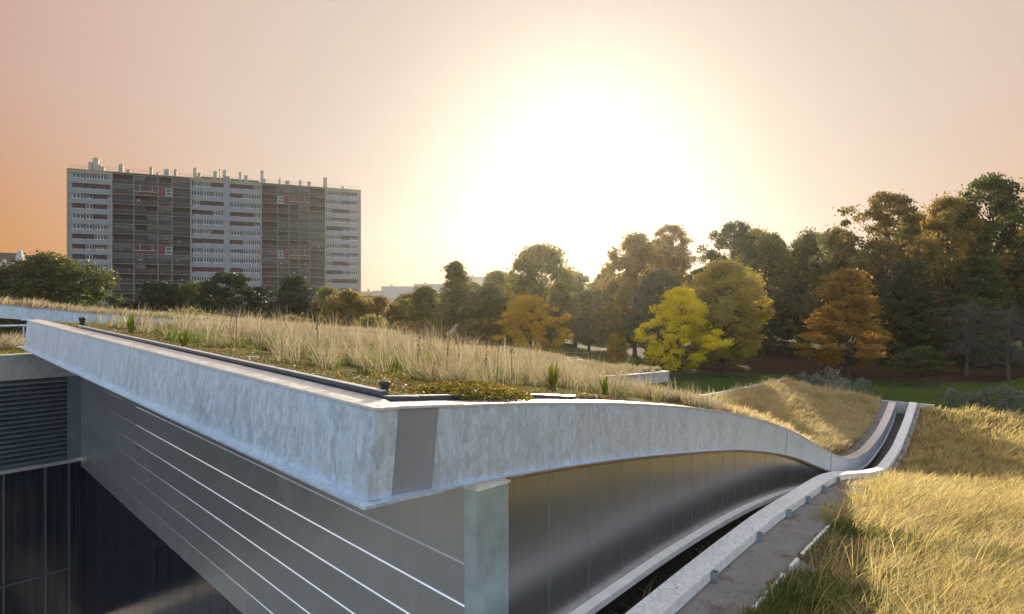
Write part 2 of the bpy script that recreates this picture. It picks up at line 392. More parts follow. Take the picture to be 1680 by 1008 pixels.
# ------------------------------------------------------------------ green-roof building (local frame: s along the curved eave, t along the straight one)
def zz(rel): return H + rel
zF = interp([(-2, -0.50), (0, -0.66), (0.65, -0.728), (1.52, -0.823), (3.16, -1.041), (4.11, -1.19), (5.23, -1.382), (6.68, -1.669), (8.15, -2.013),
             (10.11, -2.545), (12.2, -3.225), (14.13, -3.83), (16.09, -4.33), (17.64, -4.56), (19.51, -4.705), (21.7, -4.674), (24.24, -4.40), (26.1, -4.0)])
hF = interp([(0, 0.600), (0.6, 0.600), (1.3, 0.59), (4.45, 0.585), (7.7, 0.53), (9.75, 0.50), (11.5, 0.475), (13.3, 0.46), (15, 0.44), (17, 0.42), (26.1, 0.40)])
zG = interp([(-8, -2.80), (-2, -2.80), (2.43, -2.86), (3.87, -2.89), (5.88, -2.968), (8.26, -3.155), (9.89, -3.305), (10.96, -3.476), (12.83, -3.872), (15.13, -4.357),
             (18.02, -4.785), (20.17, -4.80), (22.08, -4.625), (23.91, -4.377), (26.1, -3.95)])
zRail = interp([(1.39, -2.98), (2.3, -3.015), (3.95, -3.063), (5.26, -3.138), (6.8, -3.266), (8.42, -3.465), (10.82, -3.854), (13.5, -4.42)])
zL = lambda t: -0.66 + 0.028 * t

def slope_frame(f, s):
    d = (float(f(s + 0.05)) - float(f(s - 0.05))) / 0.1
    L = math.hypot(1, d); return 1 / L, d / L
def sweep_R(mb, svals, rect, f=zF, m=0, scale_h=None):
    """rect: list of (t, v) section corners, v measured downward perpendicular to the eave curve; v may be a function of s"""
    rings = []
    for s in svals:
        c, d = slope_frame(f, s); z0 = float(f(s)); ring = []
        for t, v in rect:
            vv = v(s) if callable(v) else v
            ring.append((s + d * vv, t, zz(z0 - c * vv)))
        rings.append(ring)
    mb.rings(rings, m)

bld = thing('green_roof_building', 'low grey metal building with planted wavy roof and galvanised eave beam beside the sunken court', 'building', (OX, OY, 0), ANG)
FW = 0.24   # flange width
LIP = 0.075
def h_(k=1.0, off=0.0): return lambda s: float(hF(s)) * k + off
# --- corner beam: straight eave plus the return, mitred
def corner_ring(o, v, s=None, t=None):
    d = -0.10 * v
    if t is not None: return (-o + d, t, zz(zL(t) - v))
    return (s + d, -o, zz(float(zF(s)) - v))
def corner_part(mb, rect, m=0):     # rect (outward offset, v)
    rings = [[corner_ring(o, v, t=t) for o, v in rect] for t in (13.3, 9, 5, 2)]
    rings.append([(-o - 0.10 * v, -o, zz(-0.66 - v)) for o, v in rect])
    rings.append([corner_ring(o, v, s=0.19) for o, v in rect])
    mb.rings(rings, m)
HB = 0.600
mb = MB()
corner_part(mb, [(0.0, 0.016), (-0.014, 0.016), (-0.014, HB), (0.0, HB)])
web = mb.build('eave_beam', M['galv'], bld)
mb = MB(); corner_part(mb, [(0.014, 0.0), (-FW, 0.0), (-FW, 0.016), (0.014, 0.016)]); mb.build('top_flange', M['galv_flat'], web)
mb = MB(); corner_part(mb, [(LIP, HB), (-0.12, HB), (-0.12, HB + 0.018), (LIP, HB + 0.018)]); mb.build('bottom_flange', M['galv'], web)
# end plates at the far end of the straight eave
mb = MB()
mb.box(-0.10, 0.22, 13.3, 13.42, zz(zL(13.3) - 0.012), zz(zL(13.3) + 0.002)); mb.box(-0.16, 0.10, 13.3, 13.55, zz(zL(13.3) - HB - 0.022), zz(zL(13.3) - HB - 0.004))
mb.build('end_plate', M['galv_flat'], bld)
# --- cover plate, then three curved lengths of beam
def rrange(a, b, st=0.25): return list(np.linspace(a, b, max(2, int(math.ceil((b - a) / st)) + 1)))
mb = MB(); sweep_R(mb, rrange(0.19, 0.545, 0.1), [(-0.004, 0.017), (0.010, 0.017), (0.010, HB + 0.002), (-0.004, HB + 0.002)]); plate = mb.build('cover_plate', M['cover'], bld)
mb = MB(); sweep_R(mb, rrange(0.193, 0.78, 0.1), [(-0.019, -0.004), (FW, -0.004), (FW, 0.014), (-0.019, 0.014)]); mb.build('top_flange', M['galv_flat'], plate)
mb = MB(); sweep_R(mb, rrange(0.193, 0.60, 0.1), [(-LIP - 0.006, h_(1, -0.004)), (0.10, h_(1, -0.004)), (0.10, h_(1, 0.016)), (-LIP - 0.006, h_(1, 0.016))]); mb.build('bottom_flange', M['galv'], plate)
for a, b in ((0.549, 9.66), (9.672, 13.63), (13.642, 26.1)):
    mb = MB(); sweep_R(mb, rrange(a, b), [(0.0, 0.016), (0.014, 0.016), (0.014, h_()), (0.0, h_())]); seg = mb.build('eave_beam', M['galv'], bld)
    a2 = 0.784 if a < 1 else a
    mb = MB(); sweep_R(mb, rrange(a2, b), [(-0.014, 0.0), (FW, 0.0), (FW, 0.016), (-0.014, 0.016)]); mb.build('top_flange', M['galv_flat'], seg)
    a3 = 0.604 if a < 1 else a
    lip = lambda s: LIP
    mb = MB(); sweep_R(mb, rrange(a3, b), [(-0.045, h_()), (0.12, h_()), (0.12, h_(1, 0.014)), (-0.045, h_(1, 0.014))]); mb.build('bottom_flange', M['galv'], seg)
mb = MB()
for s0 in (9.666, 13.636): sweep_R(mb, [s0 - 0.02, s0 + 0.02], [(-0.006, 0.02), (0.004, 0.02), (0.004, h_(1, -0.003)), (-0.006, h_(1, -0.003))])
mb.build('splice_strip', M['cover'], bld)
mb = MB(); sweep_R(mb, rrange(1.40, 14.6), [(-0.02, h_(1, 0.015)), (0.075, h_(1, 0.015)), (0.075, h_(1, 0.05)), (-0.02, h_(1, 0.05))]); mb.build('reflection_strip', M['flange_reflection'], bld, True)  # strip added to carry the painted brown reflection below the beam

# --- corner post with cap
mb = MB(); mb.box(1.0, 1.385, 0.06, 0.20, zz(-7.4), zz(-1.455)); post = mb.build('corner_post', plain('post_steel', (0.43, 0.54, 0.58), 0.34, 0.6, 0.13, 7), bld)
mb = MB(); mb.hexa([(0.985, 0.045, zz(-1.475)), (1.395, 0.045, zz(-1.495)), (1.395, 0.2, zz(-1.495)), (0.985, 0.2, zz(-1.475)),
                    (0.985, 0.045, zz(-1.385)), (1.395, 0.045, zz(-1.405)), (1.395, 0.2, zz(-1.405)), (0.985, 0.2, zz(-1.385))]); mb.build('post_cap', M['rail_white'], post)

# --- siding boards on the straight side
A_ = lambda t: -2.125 + 0.0253 * t
BW, SP = 0.349, 1.03
rows = [(-1.25, 0.0)] + [(-BW * k, -BW * (k + 1)) for k in range(0, 6)]
cols = [(0.205, 4.35), (4.356, 9.20), (9.206, 13.64)]
for ci, (t0, t1) in enumerate(cols):
    for ri in range(7):
        mb = MB()
        if ri == 0:
            p = [(zz(-1.22), zz(A_(t0))), (zz(-1.22 + 0.0253 * (t1 - t0)), zz(A_(t1)))]
            top0, top1 = zz(-1.24 + 0.0253 * t0), zz(-1.24 + 0.0253 * t1); b0, b1 = zz(A_(t0) + 0.008), zz(A_(t1) + 0.008)
        else:
            top0, top1 = zz(A_(t0) + rows[ri][0] - 0.008), zz(A_(t1) + rows[ri][0] - 0.008)
            b0, b1 = zz(A_(t0) + rows[ri][1] + 0.008), zz(A_(t1) + rows[ri][1] + 0.008)
        mb.hexa([(SP, t0, b0), (SP + 0.04, t0, b0), (SP + 0.04, t1, b1), (SP, t1, b1), (SP, t0, top0), (SP + 0.04, t0, top0), (SP + 0.04, t1, top1), (SP, t1, top1)])
        mb.build('siding_board', M['siding'], bld)
        if ri < 6:                                   # bright lip of the joint under each board
            mb = MB(); w = (0.0158 if ri in (0,) else 0.0165) if ci < 2 else 0.009
            o = -0.004 if ci < 2 else 0.001
            a0, a1 = b0 - 0.008 - w / 2, b1 - 0.008 - w / 2
            mb.hexa([(SP + o, t0, a0), (SP + 0.03, t0, a0), (SP + 0.03, t1, a1), (SP + o, t1, a1), (SP + o + 0.012, t0, a0 + w), (SP + 0.03, t0, a0 + w), (SP + 0.03, t1, a1 + w), (SP + o + 0.012, t1, a1 + w)])
            mb.build('joint_trim', M['trim'], bld)
# glazed wall below the boards, in upright sheets
t = 0.21
while t < 13.6:
    t1 = min(t + 0.62, 13.64); mb = MB()
    bz0, bz1 = zz(A_(t) - BW * 6 - 0.01), zz(A_(t1) - BW * 6 - 0.01)
    mb.hexa([(SP + 0.07, t, zz(-7.6)), (SP + 0.10, t, zz(-7.6)), (SP + 0.10, t1 - 0.012, zz(-7.6)), (SP + 0.07, t1 - 0.012, zz(-7.6)),
             (SP + 0.07, t, bz0 + 0.05), (SP + 0.10, t, bz0 + 0.05), (SP + 0.10, t1 - 0.012, bz1 + 0.05), (SP + 0.07, t1 - 0.012, bz1 + 0.05)])
    mb.build('glazing_sheet', M['glass_dark'], bld); t = t1
mb = MB(); mb.box(SP + 0.11, SP + 0.2, 0.2, 13.64, zz(-7.6), zz(-1.3)); mb.build('backing_wall', M['mullion'], bld)

# --- satin cassettes under the curved eave
seams = [1.39, 1.98, 2.66, 3.33, 4.0, 4.63, 5.24, 5.81, 6.41, 6.94, 7.47, 8.0, 8.52, 9.05, 9.57, 10.1, 10.6, 11.1, 11.6, 12.1, 12.6, 13.1, 13.6, 14.1]
for a, b in zip(seams, seams[1:]):
    ss = np.linspace(a + 0.006, b - 0.006, 4); rings = []
    for s in ss:
        c, d = slope_frame(zF, s); zt = zz(float(zF(s)) - float(hF(s)) - 0.0); zb = min(zz(float(zRail(s)) - 0.0), zt - 0.01)
        rings.append([(s, 0.08, zb), (s, 0.08, zt), (s, 0.11, zt), (s, 0.11, zb)])
    mb = MB(); mb.rings(rings); mb.build('wall_cassette', M['cassette'], bld)
mb = MB()
for a in seams[1:-1]: mb.box(a - 0.005, a + 0.005, 0.0775, 0.105, zz(float(zRail(a))), zz(float(zF(a)) - float(hF(a))))
o = mb.build('joint_trim', plain('joint_grey', (0.33, 0.33, 0.33), 0.4, 0.6, 0.05, 3), bld); o['kind'] = 'stuff'
rings = []
for s in rrange(1.39, 13.6): 
    z = zz(float(zRail(s))); rings.append([(s, -0.03, z), (s, 0.10, z + 0.006), (s, 0.10, z - 0.07), (s, -0.03, z - 0.07)])
mb = MB(); mb.rings(rings); mb.build('base_rail', M['rail_white'], bld)
rings = []
for s in rrange(1.39, 26.0, 0.5):
    zf = zz(float(zG(s)) - 0.50)
    zt = zz(float(zRail(s)) - 0.06) if s < 13.2 else zz(float(zF(s)) - float(hF(s)) + 0.05)
    rings.append([(s, 0.03, max(zt, zf + 0.05)), (s, 0.03, zf), (s, -0.48, zf), (s, -0.48, zf - 0.1), (s, 0.05, zf - 0.1), (s, 0.05, max(zt, zf + 0.05))])
mb = MB(); mb.rings(rings); mb.build('drain_channel', M['channel'], bld)
mb = MB(); mb.box(26.0, 26.12, -1.3, 0.8, zz(-4.9), zz(-3.99)); mb.build('end_wall', M['concrete'], bld)

# --- roof deck under the planting
zE = interp([(0, -0.57), (4, -1.08), (8, -1.75), (10, -2.2), (13, -2.86), (16.2, -3.2), (20, -3.38), (26.1, -3.60)])
z8 = interp([(0, -0.46), (4, -0.82), (9.6, -1.62)])
z13 = interp([(0, -0.33), (4, -0.72), (9.6, -1.36)])
def z_main(s, t):
    s = np.asarray(s, float); t = np.asarray(t, float)
    a = zF(s) - 0.03; b = zE(s); c = z8(np.minimum(s, 9.6)); d = z13(np.minimum(s, 9.6))
    k = np.clip(t / 4, 0, 1)
    z1 = a + (b - a) * k
    k2 = np.clip((t - 4) / 4, 0, 1); k3 = np.clip((t - 8) / 5.3, 0, 1)
    z2 = b + (c - b) * k2; z3 = c + (d - c) * k3
    return np.where(t < 4, z1, np.where(t < 8, z2, z3))
def deck(parent, name, zfun, s0, s1, t0, t1, mat, ds=0.4, dt=0.4, skirt=0.5, lump=0.0):
    ns, nt = max(2, int((s1 - s0) / ds) + 1), max(2, int((t1 - t0) / dt) + 1)
    ss = np.linspace(s0, s1, ns); ts = np.linspace(t0, t1, nt)
    SS, TT = np.meshgrid(ss, ts, indexing='ij'); ZZ = zfun(SS, TT) + H
    if lump: ZZ = ZZ + lump * np.random.default_rng(int(ns * 7 + nt)).normal(0, 1, ZZ.shape) * ((SS > s0) & (SS < s1) & (TT > t0) & (TT < t1))
    V = np.stack([SS, TT, ZZ], -1).reshape(-1, 3)
    idx = np.arange(ns * nt).reshape(ns, nt)
    F = np.stack([idx[:-1, :-1], idx[1:, :-1], idx[1:, 1:], idx[:-1, 1:]], -1).reshape(-1, 4)
    border = np.concatenate([idx[:, 0], idx[-1, 1:], idx[-2::-1, -1], idx[0, -2:0:-1]])
    low = V[border].copy(); low[:, 2] -= skirt
    o = len(V); n = len(border); j = np.arange(n); k = (j + 1) % n
    F2 = np.stack([border[k], border[j], o + j, o + k], -1)
    me = fast_mesh(name, np.concatenate([V, low]), [F, F2], mat)
    me.polygons.foreach_set('use_smooth', [True] * len(F) + [False] * len(F2))
    return link(name, me, parent)
deck(bld, 'roof_deck', z_main, 0.30, 9.6, 0.30, 13.2, M['soil'], lump=0.015)
deck(bld, 'roof_deck', z_main, 9.6, 26.0, 0.50, 4.2, M['thatch'], lump=0.02)
# felt margin between flange and planting on the low stretch
rings = []
for s in rrange(9.6, 26.0, 0.5):
    z = zz(float(zF(s)) - 0.03); rings.append([(s, FW - 0.02, z), (s, 0.52, z - 0.01), (s, 0.52, z - 0.2), (s, FW - 0.02, z - 0.2)])
mb = MB(); mb.rings(rings); mb.build('felt_margin', M['felt'], bld)
# pale strip along the upper edge of the low stretch
rings = []
for s in rrange(13.5, 25.9, 0.5):
    z = zz(float(zE(s)) + 0.24); rings.append([(s, 4.20, z), (s, 4.30, z), (s, 4.30, z - 0.5), (s, 4.20, z - 0.5)])
mb = MB(); mb.rings(rings); mb.build('edge_trim', M['rail_white'], bld)
# dark edging profiles behind the flange, with a light top
def edging(pa, pb, inward, zf, n=1):
    mb = MB(); a, b = Vector(pa), Vector(pb)
    d = Vector(inward)
    w0, w1 = a, b
    def ring(p): return [p, p + d * 0.05, p + d * 0.05 + Vector((0, 0, -0.2)), p + Vector((0, 0, -0.2))]
    mb.rings([ring(w0), ring(w1)]); return mb
tl = 10.0
ts_ = [0.30, 2.6, 5.0, 7.4, 9.86]
for a, b in zip(ts_, ts_[1:]):
    mb = edging((0.27, a + 0.003, zz(zL(a) + 0.035)), (0.27, b - 0.003, zz(zL(b) + 0.03)), (1, 0, 0), None); e = mb.build('planting_edging', M['dark_edge'], bld)
    mb = MB(); mb.rings([[(0.262, y, zz(zL(y) + 0.037)), (0.30, y, zz(zL(y) + 0.037)), (0.30, y, zz(zL(y) + 0.043)), (0.262, y, zz(zL(y) + 0.043))] for y in (a + 0.003, b - 0.003)]); mb.build('edging_lip', M['galv_flat'], e)
ss_ = [0.27, 0.62, 1.3, 2.0, 2.7]
for a, b in zip(ss_, ss_[1:]):
    mb = edging((a + 0.003, 0.27, zz(float(zF(a)) + 0.035)), (b - 0.003, 0.27, zz(float(zF(b)) + 0.03)), (0, 1, 0), None); e = mb.build('planting_edging', M['dark_edge'], bld)
    mb = MB(); mb.rings([[(x, 0.262, zz(float(zF(x)) + 0.037)), (x, 0.30, zz(float(zF(x)) + 0.037)), (x, 0.30, zz(float(zF(x)) + 0.043)), (x, 0.262, zz(float(zF(x)) + 0.043))] for x in (a + 0.003, b - 0.003)]); mb.build('edging_lip', M['galv_flat'], e)

# --- roof of the near right wing
right = thing('near_right_wing', 'low roof with white capped beam and golden grass right of the metal wall', 'building', (OX, OY, 0), ANG)
def z_right(s, t):
    s = np.asarray(s, float); t = np.asarray(t, float)
    base = zG(s) - 0.16
    k = np.clip((-t - 1.0) / 6.0, 0, 1)
    far = interp([(-8, -2.7), (3, -2.75), (8, -2.95), (13, -3.5), (18, -4.05), (22, -4.1), (26.1, -3.98)])(s)
    return base + (far - base) * k * k * (3 - 2 * k)
deck(right, 'roof_deck', z_right, -8, 26.0, -16, -0.86, M['thatch'], 0.35, 0.35, 0.5, 0.02)
breaks = [-8, -3.5, 1.0, 6.1, 10.36, 13.6, 17.5, 21.6, 26.05]
for a, b in zip(breaks, breaks[1:]):
    rings = []
    for s in rrange(a + 0.004, b - 0.004, 0.3):
        c, d = slope_frame(zG, s); z = float(zG(s))
        rings.append([(s + d * v, t, zz(z - c * v)) for t, v in ((-0.47, 0.0), (-0.725, 0.0), (-0.725, 0.115), (-0.47, 0.115))])
    mb = MB(); mb.rings(rings); mb.build('capping_beam', M['beam_white'], right)
for s in (1.9, 3.88, 5.44, 6.81, 7.96, 9.09, 10.36):
    z = zz(float(zG(s))); mb = MB(); w = 0.035
    # small channel bracket: back plate, two cheeks, open top
    mb.box(s - w, s + w, -0.735, -0.729, z - 0.15, z - 0.012); mb.box(s - w, s - w + 0.006, -0.785, -0.735, z - 0.15, z - 0.012)
    mb.box(s + w - 0.006, s + w, -0.785, -0.735, z - 0.15, z - 0.012); mb.box(s - w, s + w, -0.791, -0.785, z - 0.15, z - 0.012)
    mb.build('bracket', galvanised('bracket_steel', (0.42, 0.50, 0.54), 0.35, 0.6, True, 0.2) if s == 1.9 else bpy.data.materials['bracket_steel'], right)
rings = []
for s in rrange(-8, 26.0, 0.5):
    z = zz(float(zG(s)) - 0.13); to = float(np.interp(s, [9, 15], [-1.5, -0.86])); rings.append([(s, -0.70, z), (s, to, z - 0.02), (s, to, z - 0.3), (s, -0.70, z - 0.3)])
mb = MB(); mb.rings(rings); mb.build('felt_strip', M['felt'], right)
rings = []
for s in rrange(-8, 26.0, 0.5):
    z = zz(float(zG(s)) - 0.10); rings.append([(s, -0.49, z), (s, -0.68, z), (s, -0.68, zz(-7.6) if s < 1.3 else z - 0.6), (s, -0.49, zz(-7.6) if s < 1.3 else z - 0.6)])
mb = MB(); mb.rings(rings); mb.build('upstand', M['dark_edge'], right)
# broken white edging laid along the felt
tE = interp([(2, -1.22), (4, -1.26), (7.2, -1.28), (12, -1.1), (17, -1.0), (26, -0.95)])
for a, b in ((3.55, 3.84), (3.95, 4.55), (4.82, 5.12), (5.3, 7.2), (16.3, 17.4)):
    rings = []
    for s in rrange(a, b, 0.3):
        z = zz(float(zG(s)) - 0.145); t = float(tE(s)); rings.append([(s, t, z + 0.055), (s, t - 0.035, z + 0.055), (s, t - 0.035, z - 0.02), (s, t, z - 0.02)])
    mb = MB(); mb.rings(rings); mb.build('edging_strip', M['white'], right)

# --- louvred wing across the court
louv = thing('louvred_wing', 'flat-roofed wing with slate blue louvres over dark glazing at the far end of the court', 'building', (OX, OY, 0), ANG)
T = 13.65
mb = MB(); mb.box(-9, SP + 0.02, T, T + 0.25, zz(-1.66), zz(-1.10)); mb.build('parapet', plain('parapet_metal', (0.36, 0.36, 0.34), 0.5, 0.5, 0.2, 3), louv)
mb = MB(); mb.box(-9, SP + 0.03, T - 0.03, T + 0.27, zz(-1.10), zz(-1.075)); mb.build('coping', M['galv_flat'], louv)
for k in range(18):
    z = -1.70 - k * 0.107; mb = MB()
    mb.hexa([(-9, T - 0.02, zz(z - 0.075)), (0.76, T - 0.02, zz(z - 0.075)), (0.76, T - 0.005, zz(z - 0.088)), (-9, T - 0.005, zz(z - 0.088)),
             (-9, T + 0.075, zz(z)), (0.76, T + 0.075, zz(z)), (0.76, T + 0.09, zz(z - 0.013)), (-9, T + 0.09, zz(z - 0.013))])
    mb.build('louvre_slat', M['louvre'], louv)
mb = MB(); mb.box(-9, 0.79, T + 0.10, T + 0.14, zz(-3.66), zz(-1.66)); mb.build('louvre_backing', M['mullion'], louv)
mb = MB(); mb.box(0.765, SP + 0.02, T - 0.01, T + 0.1, zz(-3.66), zz(-1.66)); mb.build('side_panel', M['louvre'], louv)
mb = MB(); mb.box(-9, 0.92, T - 0.06, T + 0.1, zz(-3.74), zz(-3.66)); mb.build('sill', M['trim'], louv)
xs = [-9, -4.2, -3.45, -2.7, -1.95, -1.2, -0.36, 0.36, 0.80]
for a, b in zip(xs, xs[1:]):
    for z0, z1 in ((-6.26, -3.76), (-7.7, -6.30)):
        mb = MB(); mb.box(a + 0.02, b - 0.02, T + 0.02, T + 0.05, zz(z0), zz(z1)); mb.build('glass_pane', M['glass_dark'], louv)
for x in xs[1:]:
    mb = MB(); mb.box(x - 0.022, x + 0.022, T - 0.02, T + 0.06, zz(-7.7), zz(-3.745)); mb.build('mullion', M['mullion'], louv)
mb = MB(); mb.box(-9, 0.78, T - 0.005, T + 0.06, zz(-6.30), zz(-6.26)); mb.build('transom', M['mullion'], louv)
mb = MB(); mb.box(0.824, 1.14, T, T + 0.1, zz(-7.7), zz(-3.745)); mb.build('corner_panel', M['glass_dark'], louv)
z_louv = lambda s, t: -1.16 + 0.02 * (np.asarray(t) - T) + 0 * np.asarray(s)
deck(louv, 'roof_deck', z_louv, -9, 4.0, T + 0.27, 19.9, M['soil'], lump=0.02)
# pipe rail
rail = (thing('pipe_rail', 'thin grey pipe rail on short legs above the yellow sedum roof', 'rail', (OX, OY, 0), ANG))
mb = MB(); mb.tube([(-3, 16.6, zz(-0.50)), (1.05, 16.6, zz(-0.50))], 0.03, 8); mb.build('rail_tube', M['galv'], rail)
for x in (-2.4, -1.0, 0.35):
    mb = MB(); mb.tube([(x, 16.6, zz(-1.16)), (x, 16.6, zz(-0.52))], 0.02, 6); mb.build('leg', M['galv'], rail)

# --- strips of planted roof further off
def strip(name, label, s0, s1, t0, t1, zf, wall, mat_wall, trim_t=True, soil='soil'):
    o = thing(name, label, 'building', (OX, OY, 0), ANG)
    deck(o, 'roof_deck', zf, s0 + 0.1, s1 - 0.1, t0 + 0.12, t1, M[soil], 0.5, 0.5, 0.3, 0.015)
    rings = []
    for s in rrange(s0, s1, 0.5):
        z = float(zf(s, t0)) + H; rings.append([(s, t0, z - wall), (s, t0, z), (s, t0 + 0.12, z), (s, t0 + 0.12, z - wall)])
    mb = MB(); mb.rings(rings); mb.build('side_wall', mat_wall, o)
    rings = [[(r[1][0], t0 - 0.02, r[1][2] + 0.003), (r[1][0], t0 - 0.02, r[1][2] + 0.035), (r[1][0], t0 + 0.15, r[1][2] + 0.035), (r[1][0], t0 + 0.15, r[1][2] + 0.003)] for r in rings]
    mb = MB(); mb.rings(rings); mb.build('edge_trim', M['concrete'], o)
    rings = []
    for t in rrange(t0, t1, 0.5):
        z = float(zf(s1, t)) + H; rings.append([(s1 - 0.1, t, z - wall), (s1 - 0.1, t, z), (s1 + 0.02, t, z), (s1 + 0.02, t, z - wall)])
    mb = MB(); mb.rings(rings); mb.build('end_wall', mat_wall, o)
    rings = [[(s1 - 0.14, r[1][1], r[1][2] + 0.004), (s1 - 0.14, r[1][1], r[1][2] + 0.034), (s1 + 0.04, r[1][1], r[1][2] + 0.034), (s1 + 0.04, r[1][1], r[1][2] + 0.004)] for r in rings]
    mb = MB(); mb.rings(rings); mb.build('edge_trim', M['concrete'], o)
    return o
zs2 = lambda s, t: interp([(9.8, -1.86), (12.4, -2.03), (15.0, -2.16)])(s) + 0.02 * (np.asarray(t) - 5)
zs3 = lambda s, t: interp([(9.8, -1.60), (13, -1.92), (16.3, -2.14)])(s) + 0.06 * (np.asarray(t) - 9.2)
strip('grass_roof_strip', 'second planted roof strip ending in a blue-grey stone wall left of the bright yellow tree', 9.8, 15.0, 5.0, 9.0, zs2, 0.30, M['gabion'])
strip('grass_roof_strip', 'third planted roof strip tapering to a pale point below the golden maple', 9.8, 16.3, 9.2, 13.4, zs3, 0.3, M['gabion'])
zs4 = lambda s, t: interp([(-8, 0.75), (0.23, 0.06), (2.7, -0.25), (8, -0.75), (16, -1.5)])(s) - 0.01 * (np.asarray(t) - 20)
strip('grass_roof_strip', 'far left planted roof strip with smooth grey fascia in front of the round dark tree', -8, 16, 20.0, 25.0, zs4, 0.40, M['galv'])

# ------------------------------------------------------------------ planting on the roofs
cam_st = np.array([-2.12, -3.04])
def ribbons(P, D, h, w, bend, up=None):
    """P roots (n,3), D horizontal lean directions (n,2), h length, w width, bend 0..1 -> verts, quads, tris"""
    n = len(P); rng = np.random.default_rng(n)
    th = rng.uniform(0, 2 * np.pi, n); side = np.stack([np.cos(th), np.sin(th), np.zeros(n)], -1)
    Dv = np.concatenate([D, np.zeros((n, 1))], 1)
    pts = []
    for u in (0.0, 0.38, 0.74, 1.0):
        out = h * bend * (u ** 1.9) * 0.95; upz = h * (u - 0.42 * bend * bend * u ** 2.6)
        pts.append(P + Dv * out[:, None] + np.array([0, 0, 1.0]) * upz[:, None])
    V = np.empty((n, 7, 3), np.float32)
    for i, k in enumerate((0.9, 1.0, 0.7)):
        V[:, 2 * i] = pts[i] - side * (w * k * 0.5)[:, None]; V[:, 2 * i + 1] = pts[i] + side * (w * k * 0.5)[:, None]
    V[:, 6] = pts[3]
    b = (np.arange(n) * 7)[:, None]
    Q = np.concatenate([b + np.array([0, 1, 3, 2]), b + np.array([2, 3, 5, 4])]); Tq = b + np.array([4, 5, 6])
    return V.reshape(-1, 3), Q, Tq
class Sward:
    def __init__(s): s.V = []; s.Q = []; s.T = []; s.n = 0
    def add(s, P, D, h, w, bend):
        V, Q, Tq = ribbons(P, D, h, w, bend); s.V.append(V); s.Q.append(Q + s.n); s.T.append(Tq + s.n); s.n += len(V)
    def build(s, name, mat, label, cat='grass'):
        o = link(name, fast_mesh(name, np.concatenate(s.V), [np.concatenate(s.Q), np.concatenate(s.T)], mat), None, (OX, OY, 0), ANG)
        return tag(o, label, cat, kind='stuff')
def smooth_noise(s, t, sc, seed):
    r = np.random.default_rng(seed); v = np.zeros_like(np.asarray(s, float))
    for k in range(5):
        a = r.uniform(0, 6.28); f = sc * r.uniform(0.6, 1.8); v = v + np.sin(f * (s * math.cos(a) + t * math.sin(a)) + r.uniform(0, 6.28))
    return v / 5
def in_view(s, t, lo=-1.35, hi=1.15):
    x = OX + s * ux - t * uy; y = OY + s * uy + t * ux
    return (y > 0.5) & (x / y > lo) & (x / y < hi)
def tufts(sw, rng, s, t, zf, per, h, w, spread, flow, bend=(0.35, 0.9), hfun=None):
    """one tuft at every (s,t): per blades fanning outward, leaning with a common flow"""
    n = len(s); S_ = np.repeat(s, per); T_ = np.repeat(t, per); m = len(S_)
    r = np.sqrt(rng.uniform(0, 1, m)) * spread * np.repeat(rng.uniform(0.6, 1.3, n), per); a = rng.uniform(0, 6.283, m)
    ds, dt = r * np.cos(a), r * np.sin(a)
    fl = np.repeat(flow + rng.normal(0, 0.7, n), per)
    D = np.stack([np.cos(a) * 0.75 + np.cos(fl) * 0.8, np.sin(a) * 0.75 + np.sin(fl) * 0.8], -1)
    D /= np.maximum(np.linalg.norm(D, axis=1, keepdims=True), 0.2) 
    hh = np.repeat(h * rng.uniform(0.6, 1.25, n), per) * rng.uniform(0.55, 1.1, m)
    if hfun is not None: hh = hh * hfun(S_, T_)
    P = np.stack([S_ + ds, T_ + dt, zf(S_ + ds, T_ + dt) + H - 0.02], -1)
    sw.add(P.astype(np.float32), D, hh, w * rng.uniform(0.7, 1.3, m), rng.uniform(bend[0], bend[1], m))
def scatter(rng, n, s0, s1, t0, t1): return rng.uniform(s0, s1, n), rng.uniform(t0, t1, n)

# right wing: long golden grass, lying over towards the right
rng = np.random.default_rng(11)
gold = Sward()
def right_edge(s): return np.where(s < 3.2, -1.38, np.where(s < 6.8, -1.46, np.where(s < 10, -1.14, np.where(s < 14, -0.98, -0.80))))
flow = math.atan2(-0.75, 0.25)
for (d0, d1, dens, per, h, w, sp) in ((0, 8.5, 40, 50, 0.46, 0.0050, 0.22), (8.5, 13, 24, 40, 0.43, 0.008, 0.24), (13, 19, 14, 30, 0.40, 0.014, 0.28), (19, 34, 8, 26, 0.36, 0.022, 0.32)):
    area = 24 * 14; s, t = scatter(rng, int(area * dens), 2.0, 26.0, -15.2, -1.0)
    d = np.hypot(s - cam_st[0], t - cam_st[1])
    k = (d >= d0) & (d < d1) & (t < right_edge(s) + smooth_noise(s, t, 2.0, 5) * 0.12) & in_view(s, t)
    bare = (np.hypot((s - 4.7) / 1.9, (t + 1.85) / 0.80) < 1 + 0.25 * smooth_noise(s, t, 3, 13)) & (rng.uniform(0, 1, len(s)) < 0.66)
    k &= ~bare
    tufts(gold, rng, s[k], t[k], z_right, per, h, w, sp, flow, (0.5, 1.0), lambda S_, T_: (1 + 0.35 * smooth_noise(S_, T_, 0.9, 21)) * np.clip(0.5 + (right_edge(S_) - T_) * 0.75, 0.45, 1.0))
s, t = scatter(rng, 900, 2.6, 24, -13, -1.4); k = in_view(s, t) & (smooth_noise(s, t, 0.8, 91) > 0.0)
tufts(gold, rng, s[k], t[k], z_right, 5, 0.78, 0.006, 0.10, flow, (0.25, 0.7))
gold.build('golden_grass', M['grass_gold'], 'long dry golden grass covering the right-hand roof', 'grass')
green = Sward()
s, t = scatter(rng, 1500, 2.8, 7.0, -3.4, -1.35); k = (smooth_noise(s, t, 1.6, 3) > -0.15) & in_view(s, t)
